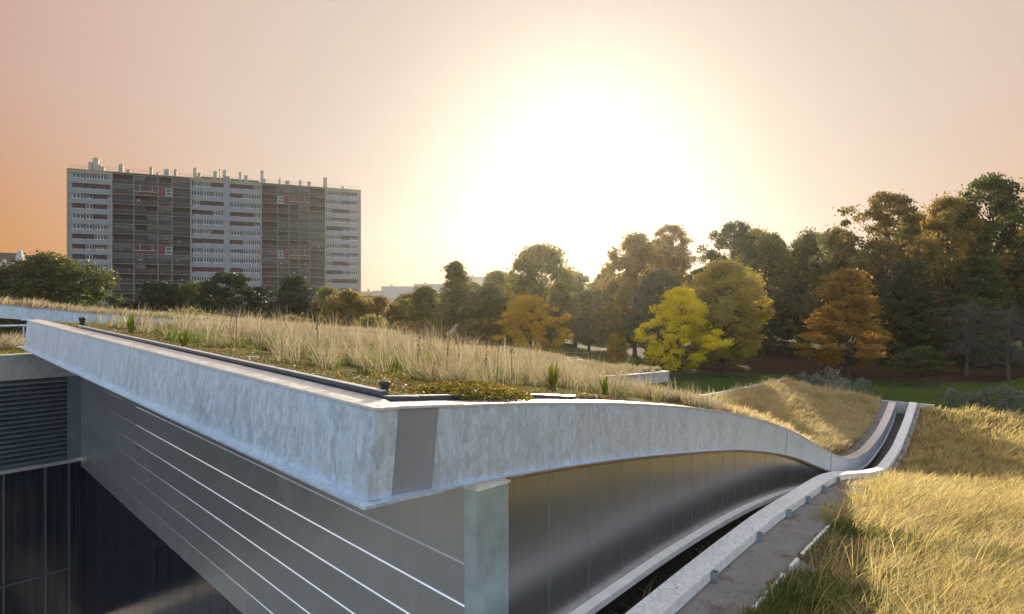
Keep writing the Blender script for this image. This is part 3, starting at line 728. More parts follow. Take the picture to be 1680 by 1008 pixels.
tufts(green, rng, s[k], t[k], z_right, 34, 0.22, 0.008, 0.14, flow, (0.3, 0.9))
s, t = scatter(rng, 160, 7, 25, -9, -1.2); k = (smooth_noise(s, t, 1.0, 4) > 0.35) & in_view(s, t)
tufts(green, rng, s[k], t[k], z_right, 20, 0.26, 0.02, 0.2, flow, (0.3, 0.9))
green.build('green_undergrowth', M['grass_green'], 'short green moss and grass among the golden tufts beside the felt strip', 'grass')
# low stretch beyond the curved beam
mid = Sward()
s, t = scatter(rng, 2600, 9.2, 25.8, 0.55, 4.15); k = in_view(s, t)
tufts(mid, rng, s[k], t[k], z_main, 24, 0.33, 0.020, 0.18, flow, (0.3, 0.9), lambda S_, T_: 1 + 0.3 * smooth_noise(S_, T_, 1.0, 31))
mid.build('golden_grass', M['grass_straw'], 'shorter golden grass on the low roof stretch beyond the curved beam', 'grass')
# main hump: pale feathery tufts
fea = Sward(); fgr = Sward()
s, t = scatter(rng, 1700, 1.0, 9.5, 0.9, 13.1)
dens = np.clip(0.16 + 0.30 * (np.minimum(s, t + 0.4) - 1.0), 0.10, 0.9) * (0.65 + 0.7 * smooth_noise(s, t, 1.3, 8))
k = (rng.uniform(0, 1, len(s)) < dens) & in_view(s, t)
s, t = s[k], t[k]; d = np.hypot(s - cam_st[0], t - cam_st[1])
for d0, d1, per, w in ((0, 6.5, 110, 0.0055), (6.5, 10, 80, 0.008), (10, 30, 60, 0.013)):
    q = (d >= d0) & (d < d1)
    tufts(fea, rng, s[q], t[q], z_main, per // 2, 0.38, w * 0.75, 0.10, 1.0, (0.15, 0.95))
    tufts(fea, rng, s[q], t[q], z_main, per // 3, 0.60, w * 0.55, 0.08, 1.0, (0.05, 0.8), lambda S_, T_: 1 + 0.5 * smooth_noise(S_, T_, 1.6, 71))
    tufts(fgr, rng, s[q], t[q], z_main, int(per * 0.6), 0.24, w * 1.1, 0.15, 1.0, (0.3, 1.0))
s, t = scatter(rng, 900, 2.6, 14, 1.0, 4.1); k = in_view(s, t) & (s > 8)
tufts(fea, rng, s[k], t[k], z_main, 50, 0.34, 0.012, 0.12, 0.5, (0.15, 0.7))
for zf, a in ((zs2, (9.9, 14.9, 5.2, 8.9)), (zs3, (9.9, 16.2, 9.4, 13.3))):
    s, t = scatter(rng, 420, *a); tufts(fea, rng, s, t, zf, 34, 0.22, 0.018, 0.16, 0.5, (0.2, 0.8))
s, t = scatter(rng, 1500, -7.8, 15.8, 20.1, 24.8); k = in_view(s, t)
tufts(fea, rng, s[k], t[k], zs4, 26, 0.34, 0.02, 0.2, 0.5, (0.2, 0.8))
s, t = scatter(rng, 420, -6, 3.6, 15.4, 19.7); k = in_view(s, t)
tufts(fea, rng, s[k], t[k], z_louv, 30, 0.38, 0.016, 0.16, 0.5, (0.2, 0.8))
fea.build('feather_grass', M['grass_feather'], 'pale feathery dry grass tufts on the upper planted roofs', 'grass')
s, t = scatter(rng, 520, 0.8, 6.5, 0.8, 12.5); k = (smooth_noise(s, t, 1.5, 33) > 0.1) & in_view(s, t)
tufts(fgr, rng, s[k], t[k], z_main, 44, 0.30, 0.008, 0.12, 1.0, (0.2, 0.9))
fgr.build('tuft_bases', M['grass_green'], 'green and brown bases of the feathery grass tufts on the main roof', 'grass')
# sedum mats: small leaf rosettes
def leaf_cloud(rng, P, size, up=0.6):
    n = len(P); a = rng.normal(0, 1, (n, 3)); a[:, 2] *= 0.6; a /= np.linalg.norm(a, axis=1, keepdims=True)
    b = np.cross(a, rng.normal(0, 1, (n, 3))); b /= np.maximum(np.linalg.norm(b, axis=1, keepdims=True), 1e-6)
    sz = (size * rng.uniform(0.45, 1.6, n))[:, None]
    V = np.stack([P - a * sz, P + b * sz * 0.55, P + a * sz, P - b * sz * 0.55], 1)
    return V.reshape(-1, 3), (np.arange(n) * 4)[:, None] + np.array([0, 1, 2, 3])
def sedum(name, mat, label, s, t, zf, hgt, size):
    P = np.stack([s, t, zf(s, t) + H + hgt * rng.uniform(0, 1, len(s)) ** 0.7], -1)
    V, F = leaf_cloud(rng, P, size); tag(link(name, fast_mesh(name, V, [F], mat), None, (OX, OY, 0), ANG), label, 'sedum', kind='stuff')
s, t = scatter(rng, 190000, 0.33, 3.6, 0.33, 12.6)
k = (np.minimum(s, t) < 1.25 + 0.5 * smooth_noise(s, t, 1.5, 40)) & in_view(s, t)
sedum('sedum_mat', M['sedum_mix'], 'low reddish and green sedum along the edge of the main roof', s[k], t[k], z_main, 0.06, 0.016)
s = rng.normal(1.42, 0.33, 16000); t = 0.50 + rng.normal(0, 0.22, 16000); r_ = np.hypot((s - 1.42) / 0.62, (t - 0.5) / 0.42) * (1 + 0.15 * smooth_noise(s, t, 9, 77)); k = (r_ < 1.05)
s, t, r_ = s[k], t[k], r_[k]
sedum('yellow_sedum', M['sedum_yellow'], 'mound of bright yellow sedum spilling over the roof edge near the black vent', s, t, lambda a, b: z_main(a, np.maximum(b, 0.3)) + 0.02 + 0.09 * np.clip(1 - r_, 0, 1) ** 0.7, 0.05, 0.013)
s, t = scatter(rng, 70000, 0.45, 3.6, 0.8, 12.5); k = (smooth_noise(s, t, 1.7, 50) > 0.15) & in_view(s, t)
sedum('yellow_sedum', M['sedum_yellow'], 'patches of yellow-green moss among the grass on the main roof', s[k], t[k], z_main, 0.06, 0.014)
s, t = scatter(rng, 16000, -3, 2.6, 13.95, 16.4); k = in_view(s, t)
sedum('yellow_sedum', M['sedum_yellow'], 'yellow sedum carpet on the louvred wing at the left edge', s[k], t[k], z_louv, 0.07, 0.03)
s, t = scatter(rng, 42000, 2.6, 7.0, -2.6, -1.25); k = (smooth_noise(s, t, 1.8, 60) > -0.1) & (t < right_edge(s) + 0.25 + 0.15 * smooth_noise(s, t, 3, 2))
sedum('sedum_mat', M['sedum_mix'], 'rusty sedum and moss spilling over the white edging by the felt strip', s[k], t[k], z_right, 0.07, 0.013)

# single plants one can point at
def sword_plant(s, t, zf, n, h, label, spread=0.45):
    x, y = to_world(s, t); o = thing('sword_leaf_plant', label, 'plant', (x, y, float(zf(s, t)) + H - 0.01), rng.uniform(0, 6), 'sword-leaved plants on the roof')
    for i in range(n):
        a = 2 * math.pi * i / n + rng.uniform(-0.4, 0.4); L = h * rng.uniform(0.6, 1.0); lean = rng.uniform(0.1, spread); w = 0.028 * h / 0.4
        mb = MB(); rings = []
        for k in range(6):
            u = k / 5; r = L * lean * u ** 1.6; z = L * (u - 0.25 * lean * u ** 2.5); ww = w * (0.7 + 0.6 * u) * (1 - u ** 3) + 0.001
            cx, cy = math.cos(a), math.sin(a); p = Vector((cx * (r + 0.01), cy * (r + 0.01), z)); sd_ = Vector((-cy, cx, 0)) * ww
            rings.append([p - sd_, p + Vector((cx, cy, 0)) * 0.004, p + sd_, p + Vector((-cx, -cy, 0)) * 0.006])
        mb.rings(rings); mb.build('leaf', M['iris'], o)
sword_plant(0.72, 8.3, z_main, 9, 0.46, 'yellow-green sword-leaved plant nearest the far left end of the straight eave')
sword_plant(0.62, 5.4, z_main, 10, 0.34, 'sword-leaved plant beside the straight eave between yellow moss patches')
sword_plant(2.6, 2.6, z_main, 14, 0.42, 'tall dense green sword-leaved clump behind the black vent', 0.3)
sword_plant(3.4, 1.1, z_main, 11, 0.44, 'sword-leaved plant with yellow tips behind the crest of the curved beam')
sword_plant(4.3, 0.9, z_main, 9, 0.36, 'smaller sword-leaved plant right of the crest of the curved beam')
def stalk(s, t, zf, h, label, head):
    x, y = to_world(s, t); o = thing('dried_stalk', label, 'plant', (x, y, float(zf(s, t)) + H - 0.01), rng.uniform(0, 6), 'dead flower stalks on the main roof')
    mb = MB(); a = rng.uniform(0, 6); k = rng.uniform(0.0, 0.08)
    mb.tube([(0, 0, 0), (k * 0.3 * math.cos(a), k * 0.3 * math.sin(a), h * 0.5), (k * math.cos(a), k * math.sin(a), h)], [0.005, 0.004, 0.003], 5); mb.build('stem', M['stalk'], o)
    n = 60 if head == 'spire' else 10; u = rng.uniform(0.35 if head == 'spire' else 0.88, 1.0, n); P = np.stack([k * u * math.cos(a) + rng.normal(0, 0.016, n), k * u * math.sin(a) + rng.normal(0, 0.016, n), h * u], -1)
    V, F = leaf_cloud(rng, P, 0.016); link('seed_head', fast_mesh('seed_head', V, [F], M['sedum_yellow'] if 'yellow' in label else M['stalk']), o)
for a in ((2.0, 4.3, 0.95, 'tallest reddish dead stalk standing above the feathery grass left of centre', 'spire'), (3.4, 3.4, 0.62, 'yellow flower spire among the grass below the slender tree', 'spire'),
          (2.2, 1.75, 0.62, 'dark dead stalk behind the yellow sedum mound', 'spire'), (2.5, 1.55, 0.55, 'thin dead stalk right of the dark one behind the yellow sedum', 'tip'),
          (2.8, 1.5, 0.60, 'dead stalk in the brown cluster left of the curved beam crest', 'tip'), (2.9, 1.35, 0.5, 'short dead stalk in the brown cluster by the curved beam', 'tip'),
          (2.7, 2.9, 0.75, 'tall thin dead stalk behind the green sword-leaved clump', 'spire'), (3.2, 2.6, 0.7, 'dead stalk with rusty head right of the green sword-leaved clump', 'spire'),
          (1.4, 5.6, 0.6, 'dead stalk rising from feathery grass in front of the pines', 'tip'), (1.7, 6.6, 0.55, 'dead stalk left of the pines on the upper roof', 'tip'),
          (3.0, 1.9, 0.66, 'dead stalk at the middle of the roof in front of the golden maple', 'spire')):
    stalk(a[0], a[1], z_main, a[2], a[3], a[4])
# vents and markers
def vent(s, t, zf, k, label):
    x, y = to_world(s, t); o = thing('roof_vent', label, 'vent', (x, y, float(zf(s, t)) + H - 0.01), 0, 'black roof vents')
    mb = MB(); mb.lathe([(0.028 * k, 0), (0.030 * k, 0.02 * k), (0.036 * k, 0.10 * k), (0.036 * k, 0.105 * k)], n=18); mb.build('pipe', M['black'], o, False)
    mb = MB(); mb.lathe([(0.044 * k, 0.106 * k), (0.046 * k, 0.125 * k), (0.040 * k, 0.134 * k), (0.018 * k, 0.138 * k), (0.006 * k, 0.14 * k)], n=18); mb.build('cap', M['black'], o, False)
vent(0.36, 0.40, lambda s, t: z_main(s, t) + 0.04, 0.95, 'small black roof vent at the near corner of the eave')
vent(0.42, 10.3, lambda s, t: z_main(s, t) + 0.06, 1.4, 'black vent near the far left end of the straight eave')
x, y = to_world(0.8, 3.9)
o = tag(link('marker_slat', (lambda mb: (mb.box(-0.16, 0.16, -0.012, 0.012, 0.055, 0.075), mb.box(-0.15, -0.14, -0.008, 0.008, 0, 0.056), mb.box(0.14, 0.15, -0.008, 0.008, 0, 0.056), mb.mesh('marker_slat', M['white']))[-1])(MB()), None, (x, y, float(z_main(0.8, 3.9)) + H - 0.01), 0.2), 'short pale slat lying low among moss on the main roof', 'slat')
straw = Sward(); s = rng.uniform(2.2, 13.5, 260); t = rng.uniform(-0.40, 0.0, 260); P = np.stack([s, t, zG(s) + H - 0.485], -1); a = rng.uniform(0, 6.28, 260)
straw.add(P, np.stack([np.cos(a), np.sin(a)], -1), rng.uniform(0.12, 0.4, 260), np.full(260, 0.006), rng.uniform(0.9, 1.4, 260))
straw.build('blown_straw', M['grass_straw'], 'dry straw lying in the dark drain channel under the metal wall', 'straw')
# dead leaves blown onto the felt strip and the capping
s, t = scatter(rng, 520, 2.2, 12, -1.3, -0.5); onb = t > -0.73; keep = (~onb) | (rng.uniform(0, 1, len(s)) < 0.25); s, t, onb = s[keep], t[keep], onb[keep]
P = np.stack([s, t, zG(s) + H + np.where(onb, 0.008, -0.118)], -1); V, F = leaf_cloud(rng, P, 0.013); V[:, 2] = np.repeat(P[:, 2], 4) + (V[:, 2] - np.repeat(P[:, 2], 4)) * 0.3
tag(link('dead_leaves', fast_mesh('dead_leaves', V, [F], M['stalk']), None, (OX, OY, 0), ANG), 'scattered dead leaves on the felt strip and white capping', 'leaves', kind='stuff')
# cord across the right-hand grass
mb = MB(); pts = []
for k in range(9):
    u = k / 8; s = 21.0 - 7.5 * u; t = -4.6 - 0.15 * u; pts.append((s, t, float(z_right(s, t)) + H + 0.33))
mb.tube(pts, 0.012, 5); o = mb.build('cord', M['white']); o.location = (OX, OY, 0); o.rotation_euler = (0, 0, ANG)
tag(o, 'thin white cord stretched over the golden grass near the right edge', 'cord')

# ------------------------------------------------------------------ trees
def leaf_mat(name, cols, trans=0.45, gain=1.9):
    m = Mat(name, cols[0], 0.6, 0, 0.25)
    n = len(cols); c = m.ramp(m.per_island(), [(i / (n - 1), c) for i, c in enumerate(cols)])
    v = m.noise(0.35, 3, 0.6)
    c = m.mix(m.ramp(v, [(0.4, (0, 0, 0)), (0.65, (0.6, 0.6, 0.6))]), c, (*cols[-1], 1))
    hs = m.n.new('ShaderNodeHueSaturation'); mr = m.n.new('ShaderNodeMapRange'); set_in(mr, 'To Min', 0.8); set_in(mr, 'To Max', 1.2)
    m.l.new(m.per_object(), mr.inputs[0]); m.l.new(mr.outputs[0], hs.inputs['Value']); m.l.new(c, hs.inputs['Color'])
    m.col(hs.outputs[0]); return m.translucent(m.mix(1.0, hs.outputs[0], (gain, gain, gain), 'MULTIPLY'), trans).m
L = {'pine': leaf_mat('pine_needles', [(0.018, 0.030, 0.012), (0.028, 0.046, 0.018), (0.040, 0.055, 0.020)], 0.15),
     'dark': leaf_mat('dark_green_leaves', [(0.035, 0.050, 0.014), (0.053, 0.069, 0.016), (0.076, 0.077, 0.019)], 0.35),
     'olive': leaf_mat('olive_leaves', [(0.099, 0.108, 0.030), (0.149, 0.141, 0.036), (0.198, 0.165, 0.042)], 0.4),
     'grey': leaf_mat('grey_green_leaves', [(0.085, 0.095, 0.055), (0.11, 0.12, 0.065), (0.13, 0.125, 0.06)], 0.35),
     'brown': leaf_mat('russet_leaves', [(0.147, 0.095, 0.028), (0.207, 0.129, 0.031), (0.172, 0.147, 0.038)], 0.4),
     'orange': leaf_mat('orange_leaves', [(0.264, 0.132, 0.019), (0.317, 0.167, 0.022), (0.229, 0.158, 0.031)], 0.45),
     'ochre': leaf_mat('ochre_leaves', [(0.328, 0.205, 0.025), (0.241, 0.190, 0.032), (0.357, 0.255, 0.035), (0.217, 0.203, 0.044)], 0.45),
     'gold': leaf_mat('golden_leaves', [(0.378, 0.216, 0.011), (0.450, 0.279, 0.013), (0.252, 0.198, 0.018)], 0.45),
     'yellow': leaf_mat('yellow_leaves', [(0.48, 0.45, 0.012), (0.72, 0.60, 0.012), (0.64, 0.53, 0.02)], 0.5),
     'silver': leaf_mat('silver_leaves', [(0.15, 0.165, 0.155), (0.21, 0.225, 0.21), (0.12, 0.14, 0.11)], 0.3)}

def crown_shape(kind, u):
    return {'round': math.sqrt(max(0.0, 1 - (2 * u - 0.95) ** 2 * 0.95)), 'oval': math.sin(math.pi * min(1, 0.12 + 0.86 * u)) ** 0.7,
            'cone': (1 - u) ** 0.75 * min(1, 0.35 + u * 5), 'umbrella': min(1, 0.45 + 1.1 * u) * (1 - max(0, u - 0.75) * 2.6),
            'tall': (0.75 + 0.3 * math.sin(u * 7)) * math.sqrt(max(0.02, 1 - u ** 3)), 'vase': (0.55 + 0.55 * u) * math.sqrt(max(0.02, 1 - u ** 4)),
            'column': math.sin(math.pi * min(1, 0.15 + 0.83 * u)) ** 0.4}[kind]
PROTO = {}
def proto(key, kind, leaf, h, w, base, n_clump, per, lsize, seed, flat=0.6, cl=0.13, bark='bark', lobes=0.22, trunk_r=None):
    """tree mesh pair in metres: trunk with limbs, crown of leaf clumps round the limb ends"""
    rng = np.random.default_rng(seed); tb = MB(); r0 = trunk_r or h * 0.022
    lean = rng.normal(0, 0.03, 2) * h; top = h * 0.86
    axis = lambda z: np.array([lean[0] * (z / h) ** 1.5 + 0.012 * h * math.sin(3 * z / h + seed), lean[1] * (z / h) ** 1.5 + 0.012 * h * math.cos(4 * z / h + seed), z])
    zs = np.linspace(-0.3, top, 9)
    tb.tube([axis(max(0, z)) + np.array([0, 0, min(0, z)]) for z in zs], [r0 * (1.35 if i == 0 else 1.0) * (1 - 0.88 * i / 8) + 0.015 for i in range(9)], 7)
    ph = rng.uniform(0, 6.28, 3); P = []; cb = h * base
    n_clump = int(n_clump * 1.35); per = int(per * 1.9); lsize *= 0.98; cl *= 1.12; base *= 0.8; cb = h * base
    for i in range(n_clump):
        u = (i + rng.uniform(0, 1)) / n_clump; u = u ** 0.85
        a = i * 2.399 + rng.uniform(-0.5, 0.5)
        R_ = 0.5 * w * crown_shape(kind, u) * (1 + lobes * math.sin(2 * a + ph[0] + 3 * u) + lobes * 0.7 * math.sin(5 * a + ph[1] - 4 * u))
        rr = R_ * math.sqrt(rng.uniform(0.18, 1.0)); z = cb + (h - cb) * u * 0.97
        if kind == 'umbrella': z -= 0.08 * h * (rr / (0.5 * w)) ** 2
        ax = axis(min(z, top)); c = np.array([ax[0] + rr * math.cos(a), ax[1] + rr * math.sin(a), z])
        zi = max(cb * 0.75, z - rr * rng.uniform(0.45, 0.95) - 0.04 * h); st = axis(min(zi, top * 0.97))
        midp = st * 0.45 + c * 0.55 + np.array([0, 0, 0.06 * rr]) + rng.normal(0, 0.03 * w, 3) * 0.6
        br = max(0.012, r0 * 0.34 * (1 - 0.6 * u)); tb.tube([st, midp, c], [br, br * 0.6, 0.010], 5, 0, False)
        rc = cl * w * rng.uniform(0.65, 1.3); n = int(per * rng.uniform(0.6, 1.3))
        g = rng.normal(0, 1, (n, 3)); g /= np.linalg.norm(g, axis=1, keepdims=True); rad_ = rng.uniform(0.05, 1, n) ** 0.5; stray = rng.uniform(0, 1, n) < 0.14; rad_[stray] *= rng.uniform(1.1, 1.75, int(stray.sum())); g *= rad_[:, None] * rc
        g[:, 2] *= flat; g[:, :2] *= 1 + 0.2 * rng.normal(0, 1, (1, 2))
        if rng.uniform() < 0.07 and u > 0.25: continue
        P.append(c + g)
        for q in range(3):                                     # twigs
            e = c + rng.normal(0, 0.6, 3) * rc * np.array([1, 1, flat]); tb.tube([c * 0.9 + midp * 0.1, e], [0.016, 0.006], 3, 0, False)
    P = np.concatenate(P); V, F = leaf_cloud(rng, P, lsize)
    PROTO[key] = (tb.mesh('trunk', M[bark], True), fast_mesh('crown', V, [F], L[leaf]), h, w)
proto('pine', 'umbrella', 'pine', 11, 10, 0.36, 64, 190, 0.16, 1, 0.38, 0.11, lobes=0.3)
proto('pine2', 'vase', 'pine', 11, 9, 0.30, 70, 190, 0.15, 2, 0.36, 0.11, lobes=0.3)
proto('cedar', 'cone', 'pine', 11, 11, 0.15, 80, 180, 0.15, 3, 0.22, 0.12, lobes=0.25)
proto('round_dark', 'round', 'dark', 11.5, 13, 0.12, 95, 150, 0.18, 4, 0.6, 0.11)
proto('oak', 'round', 'olive', 14, 12, 0.18, 90, 150, 0.17, 5, 0.65, 0.10, lobes=0.3)
proto('oak2', 'oval', 'olive', 14, 9, 0.16, 80, 150, 0.17, 6, 0.7, 0.11, lobes=0.3)
proto('slender', 'cone', 'olive', 12, 6.5, 0.14, 70, 120, 0.13, 7, 0.5, 0.11, lobes=0.45)
proto('brown', 'oval', 'brown', 14, 10, 0.14, 85, 150, 0.16, 8, 0.65, 0.10, lobes=0.3)
proto('airy', 'vase', 'brown', 17, 12, 0.25, 74, 110, 0.16, 9, 0.42, 0.085, lobes=0.35, trunk_r=0.3)
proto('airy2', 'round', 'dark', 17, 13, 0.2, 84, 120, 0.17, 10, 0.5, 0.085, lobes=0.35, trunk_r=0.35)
proto('ochre', 'round', 'ochre', 9, 8, 0.16, 110, 150, 0.095, 11, 0.55, 0.09, lobes=0.2)
proto('rust', 'round', 'brown', 6, 6, 0.06, 70, 130, 0.11, 31, 0.55, 0.10, lobes=0.35)
proto('gold', 'round', 'gold', 6.2, 5.4, 0.14, 70, 120, 0.085, 12, 0.42, 0.10, lobes=0.32)
proto('yellow', 'oval', 'yellow', 6.4, 5.0, 0.14, 74, 130, 0.075, 13, 0.55, 0.095, lobes=0.34)
proto('orange', 'cone', 'orange', 8.4, 8.0, 0.17, 90, 130, 0.10, 14, 0.28, 0.10, lobes=0.3, trunk_r=0.2)
proto('grey', 'round', 'grey', 8.5, 6.5, 0.12, 80, 150, 0.12, 15, 0.6, 0.11)
proto('bush', 'round', 'olive', 4.2, 5, 0.04, 56, 110, 0.09, 16, 0.55, 0.11, lobes=0.35)
proto('column', 'column', 'gold', 3.2, 1.0, 0.05, 26, 80, 0.06, 17, 1.0, 0.2)
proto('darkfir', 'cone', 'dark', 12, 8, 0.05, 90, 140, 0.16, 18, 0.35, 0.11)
proto('small_cedar', 'umbrella', 'dark', 2.6, 3.6, 0.35, 26, 110, 0.08, 19, 0.25, 0.13)
proto('silver', 'vase', 'silver', 1.5, 1.6, 0.02, 26, 26, 0.042, 20, 1.1, 0.13, lobes=0.45, bark='bark_grey')
proto('far_brown', 'round', 'orange', 8, 7, 0.1, 60, 110, 0.16, 22, 0.6, 0.13)

# bare grey tree: fine twigs in place of leaves
def bare_proto():
    rng = np.random.default_rng(23); tb = MB(); tb.tube([(0, 0, -0.2), (0.1, 0, 1.5), (0.0, 0.1, 3.4), (0.15, 0, 5.2)], [0.14, 0.11, 0.07, 0.03], 7)
    cb = MB()
    for i in range(60):
        z = rng.uniform(1.0, 5.0); a = rng.uniform(0, 6.28); Lh = rng.uniform(1.2, 2.7) * (1 - 0.09 * z); d = np.array([math.cos(a), math.sin(a), 0])
        s0 = np.array([0.05, 0.02, z]); e = s0 + d * Lh + np.array([0, 0, rng.uniform(-0.2, 0.9)]); m_ = s0 * 0.5 + e * 0.5 + np.array([0, 0, 0.35])
        tb.tube([s0, m_, e], [0.035, 0.022, 0.008], 4, 0, False)
        for q in range(16):
            u = rng.uniform(0.25, 1.0); p = s0 * (1 - u) ** 2 + m_ * 2 * u * (1 - u) + e * u * u; v = rng.normal(0, 0.42, 3) + d * 0.25 + np.array([0, 0, -0.12])
            cb.tube([p, p + v * 0.6, p + v + np.array([0, 0, -0.08])], [0.010, 0.007, 0.004], 3, 0, False)
    PROTO['bare'] = (tb.mesh('trunk', M['bark_grey']), cb.mesh('twigs', M['bark_grey']), 5.6, 5.0)
bare_proto()

used_first = {}
def tree(key, px, Y, h, w, label, rot, group, cat='tree', name='tree', z=0.0):
    """px is the bearing of the trunk (pixels right of the view axis / 900)"""
    tm, cm, ph, pw = PROTO[key]
    o = thing(name, label, cat, (px * Y, Y, z), rot, group)
    o.scale = (w / pw, w / pw, h / ph)
    link('trunk', tm, o); link('twigs' if key == 'bare' else 'crown', cm, o)
    return o
B = lambda px: (px - 840) / 900.0
def HT(top, Y): return (504 - top) / 900 * Y + H
g1, g2, g3 = 'trees in front of the tower block', 'trees in the middle of the park', 'trees along the right side of the park'
TREES = [
 ('round_dark', 85, 72, 423, 165, 'broad round dark green tree left of the tower block', g1, 0.3), ('pine2', 262, 70, 462, 90, 'dark pine in front of the tower, leftmost of the pines', g1, 1.0),
 ('round_dark', 318, 72, 468, 80, 'low dark tree between two pines in front of the tower', g1, 2.0), ('pine', 375, 66, 449, 105, 'flat-topped pine with visible limbs in front of the tower middle', g1, 0.5),
 ('cedar', 478, 68, 452, 118, 'layered brownish green cedar in front of the right half of the tower', g1, 2.2), ('oak', 540, 66, 472, 60, 'small olive tree between cedar and tower right corner', g1, 4.0),
 ('rust', 572, 54, 478, 92, 'rust-tinged bushy tree below the right end of the tower', g2, 0.4), ('rust', 622, 58, 488, 74, 'second rust-tinged bushy tree, right of the tower end', g2, 2.4),
 ('oak2', 700, 62, 470, 72, 'rounded olive tree left of the slender tall tree', g2, 1.1), ('slender', 748, 60, 428, 84, 'tall slender tree with narrow top left of centre', g2, 0.2),
 ('oak2', 800, 62, 464, 56, 'small airy tree between the slender tree and the big olive oak', g2, 5.0), ('oak', 890, 62, 404, 130, 'big spreading olive oak left of the sun', g2, 0.0),
 ('oak2', 945, 74, 446, 85, 'hazy sunlit tree just right of the big olive oak', g2, 1.9), ('gold', 872, 46, 484, 92, 'golden maple in front of the big olive oak', g2, 0.6),
 ('far_brown', 985, 105, 474, 70, 'far hazy orange tree in the bright gap under the sun', g2, 0.0),
 ('brown', 1040, 60, 386, 105, 'tall russet tree just right of the sun gap', g3, 0.9), ('airy', 1108, 66, 366, 92, 'tall dark airy tree behind the bright yellow tree', g3, 0.1),
 ('grey', 1085, 50, 445, 92, 'grey-green rounded tree behind the bright yellow tree', g3, 0.8), ('yellow', 1108, 41, 472, 118, 'bright yellow-green tree, brightest in the park', g3, 1.4),
 ('ochre', 1188, 43, 428, 142, 'dense ochre dome-shaped tree beside the bright yellow tree', g3, 0.0), ('airy2', 1200, 68, 364, 105, 'tall dark tree behind the ochre dome tree', g3, 2.0),
 ('oak2', 1268, 70, 384, 84, 'dark tree behind and right of the ochre dome tree', g3, 0.7), ('round_dark', 1325, 72, 388, 90, 'dark rounded tree behind the orange layered tree', g3, 1.7),
 ('orange', 1392, 41, 440, 165, 'orange layered tree with leaning pale trunk on the right', g3, 2.9), ('oak', 1375, 62, 376, 90, 'yellowish olive tree above the orange layered tree', g3, 3.3),
 ('airy', 1455, 56, 315, 150, 'tall airy tree with dark visible limbs against the sky', g3, 1.2), ('brown', 1548, 54, 326, 130, 'big russet yellow tree between the two tallest trees', g3, 2.6),
 ('airy2', 1625, 54, 288, 150, 'tallest dark tree near the right edge of the park', g3, 0.5), ('airy', 1725, 54, 284, 150, 'tall dark tree cut by the right edge', g3, 4.2),
 ('darkfir', 1490, 50, 425, 110, 'dark conical tree below the tall airy tree', g3, 0.0), ('darkfir', 1600, 50, 420, 120, 'dark conical tree behind the bare grey tree', g3, 1.5),
 ('bare', 1585, 42, 490, 110, 'bare grey tree with drooping twigs on the right', g3, 0.0), ('bare', 1655, 40, 498, 100, 'second bare grey tree at the right edge', g3, 2.1),
 ('small_cedar', 1512, 37, 570, 76, 'small dark flat-topped cedar on a thin stem by the leaf litter', g3, 0.0),
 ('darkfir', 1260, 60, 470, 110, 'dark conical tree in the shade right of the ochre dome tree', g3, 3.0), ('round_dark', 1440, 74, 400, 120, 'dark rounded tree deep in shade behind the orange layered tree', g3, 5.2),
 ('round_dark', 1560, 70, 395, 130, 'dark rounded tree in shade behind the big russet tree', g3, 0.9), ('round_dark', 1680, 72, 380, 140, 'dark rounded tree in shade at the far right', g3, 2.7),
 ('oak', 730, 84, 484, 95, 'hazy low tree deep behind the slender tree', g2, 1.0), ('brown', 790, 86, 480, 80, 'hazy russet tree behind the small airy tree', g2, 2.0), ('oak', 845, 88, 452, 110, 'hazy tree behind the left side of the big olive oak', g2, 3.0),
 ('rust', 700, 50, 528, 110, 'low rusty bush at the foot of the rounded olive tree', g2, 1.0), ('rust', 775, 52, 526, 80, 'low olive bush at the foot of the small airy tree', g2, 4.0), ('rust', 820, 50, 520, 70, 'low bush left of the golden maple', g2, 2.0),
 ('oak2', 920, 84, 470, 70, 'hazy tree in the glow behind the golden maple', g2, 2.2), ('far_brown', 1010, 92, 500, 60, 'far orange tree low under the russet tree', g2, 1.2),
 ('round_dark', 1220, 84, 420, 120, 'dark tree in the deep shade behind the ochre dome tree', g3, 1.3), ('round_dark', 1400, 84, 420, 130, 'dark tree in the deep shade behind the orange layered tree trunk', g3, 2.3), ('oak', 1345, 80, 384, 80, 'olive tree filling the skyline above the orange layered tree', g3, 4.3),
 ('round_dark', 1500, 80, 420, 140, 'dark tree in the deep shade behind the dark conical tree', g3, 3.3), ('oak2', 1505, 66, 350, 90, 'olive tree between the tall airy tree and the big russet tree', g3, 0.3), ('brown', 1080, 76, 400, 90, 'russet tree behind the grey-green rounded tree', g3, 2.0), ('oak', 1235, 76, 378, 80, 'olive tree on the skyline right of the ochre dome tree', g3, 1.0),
 ('oak', 605, 82, 486, 80, 'hazy olive tree behind the two rust-tinged bushy trees', g2, 0.2), ('oak2', 680, 80, 482, 80, 'hazy tree behind the rounded olive tree', g2, 1.7), ('slender', 775, 74, 462, 60, 'pointed hazy tree right of the slender tall tree', g2, 2.9),
 ('oak', 820, 72, 446, 80, 'olive tree tucked against the left flank of the big olive oak', g2, 4.4), ('oak2', 965, 66, 476, 60, 'lower hazy tree under the sun gap', g2, 3.7), ('brown', 1000, 70, 440, 60, 'slim russet tree at the right edge of the sun gap', g2, 4.6),
 ('oak2', 660, 70, 492, 50, 'low olive tree in the hollow right of the tower', g2, 0.5), ('darkfir', 1150, 74, 440, 90, 'dark tree in shade behind the bright yellow tree', g3, 0.2)]
for key, px, Y, top, wpx, lab, grp, rot in TREES:
    h = HT(top, Y); tree(key, B(px), Y, h, wpx / 900 * Y, lab, rot, grp)
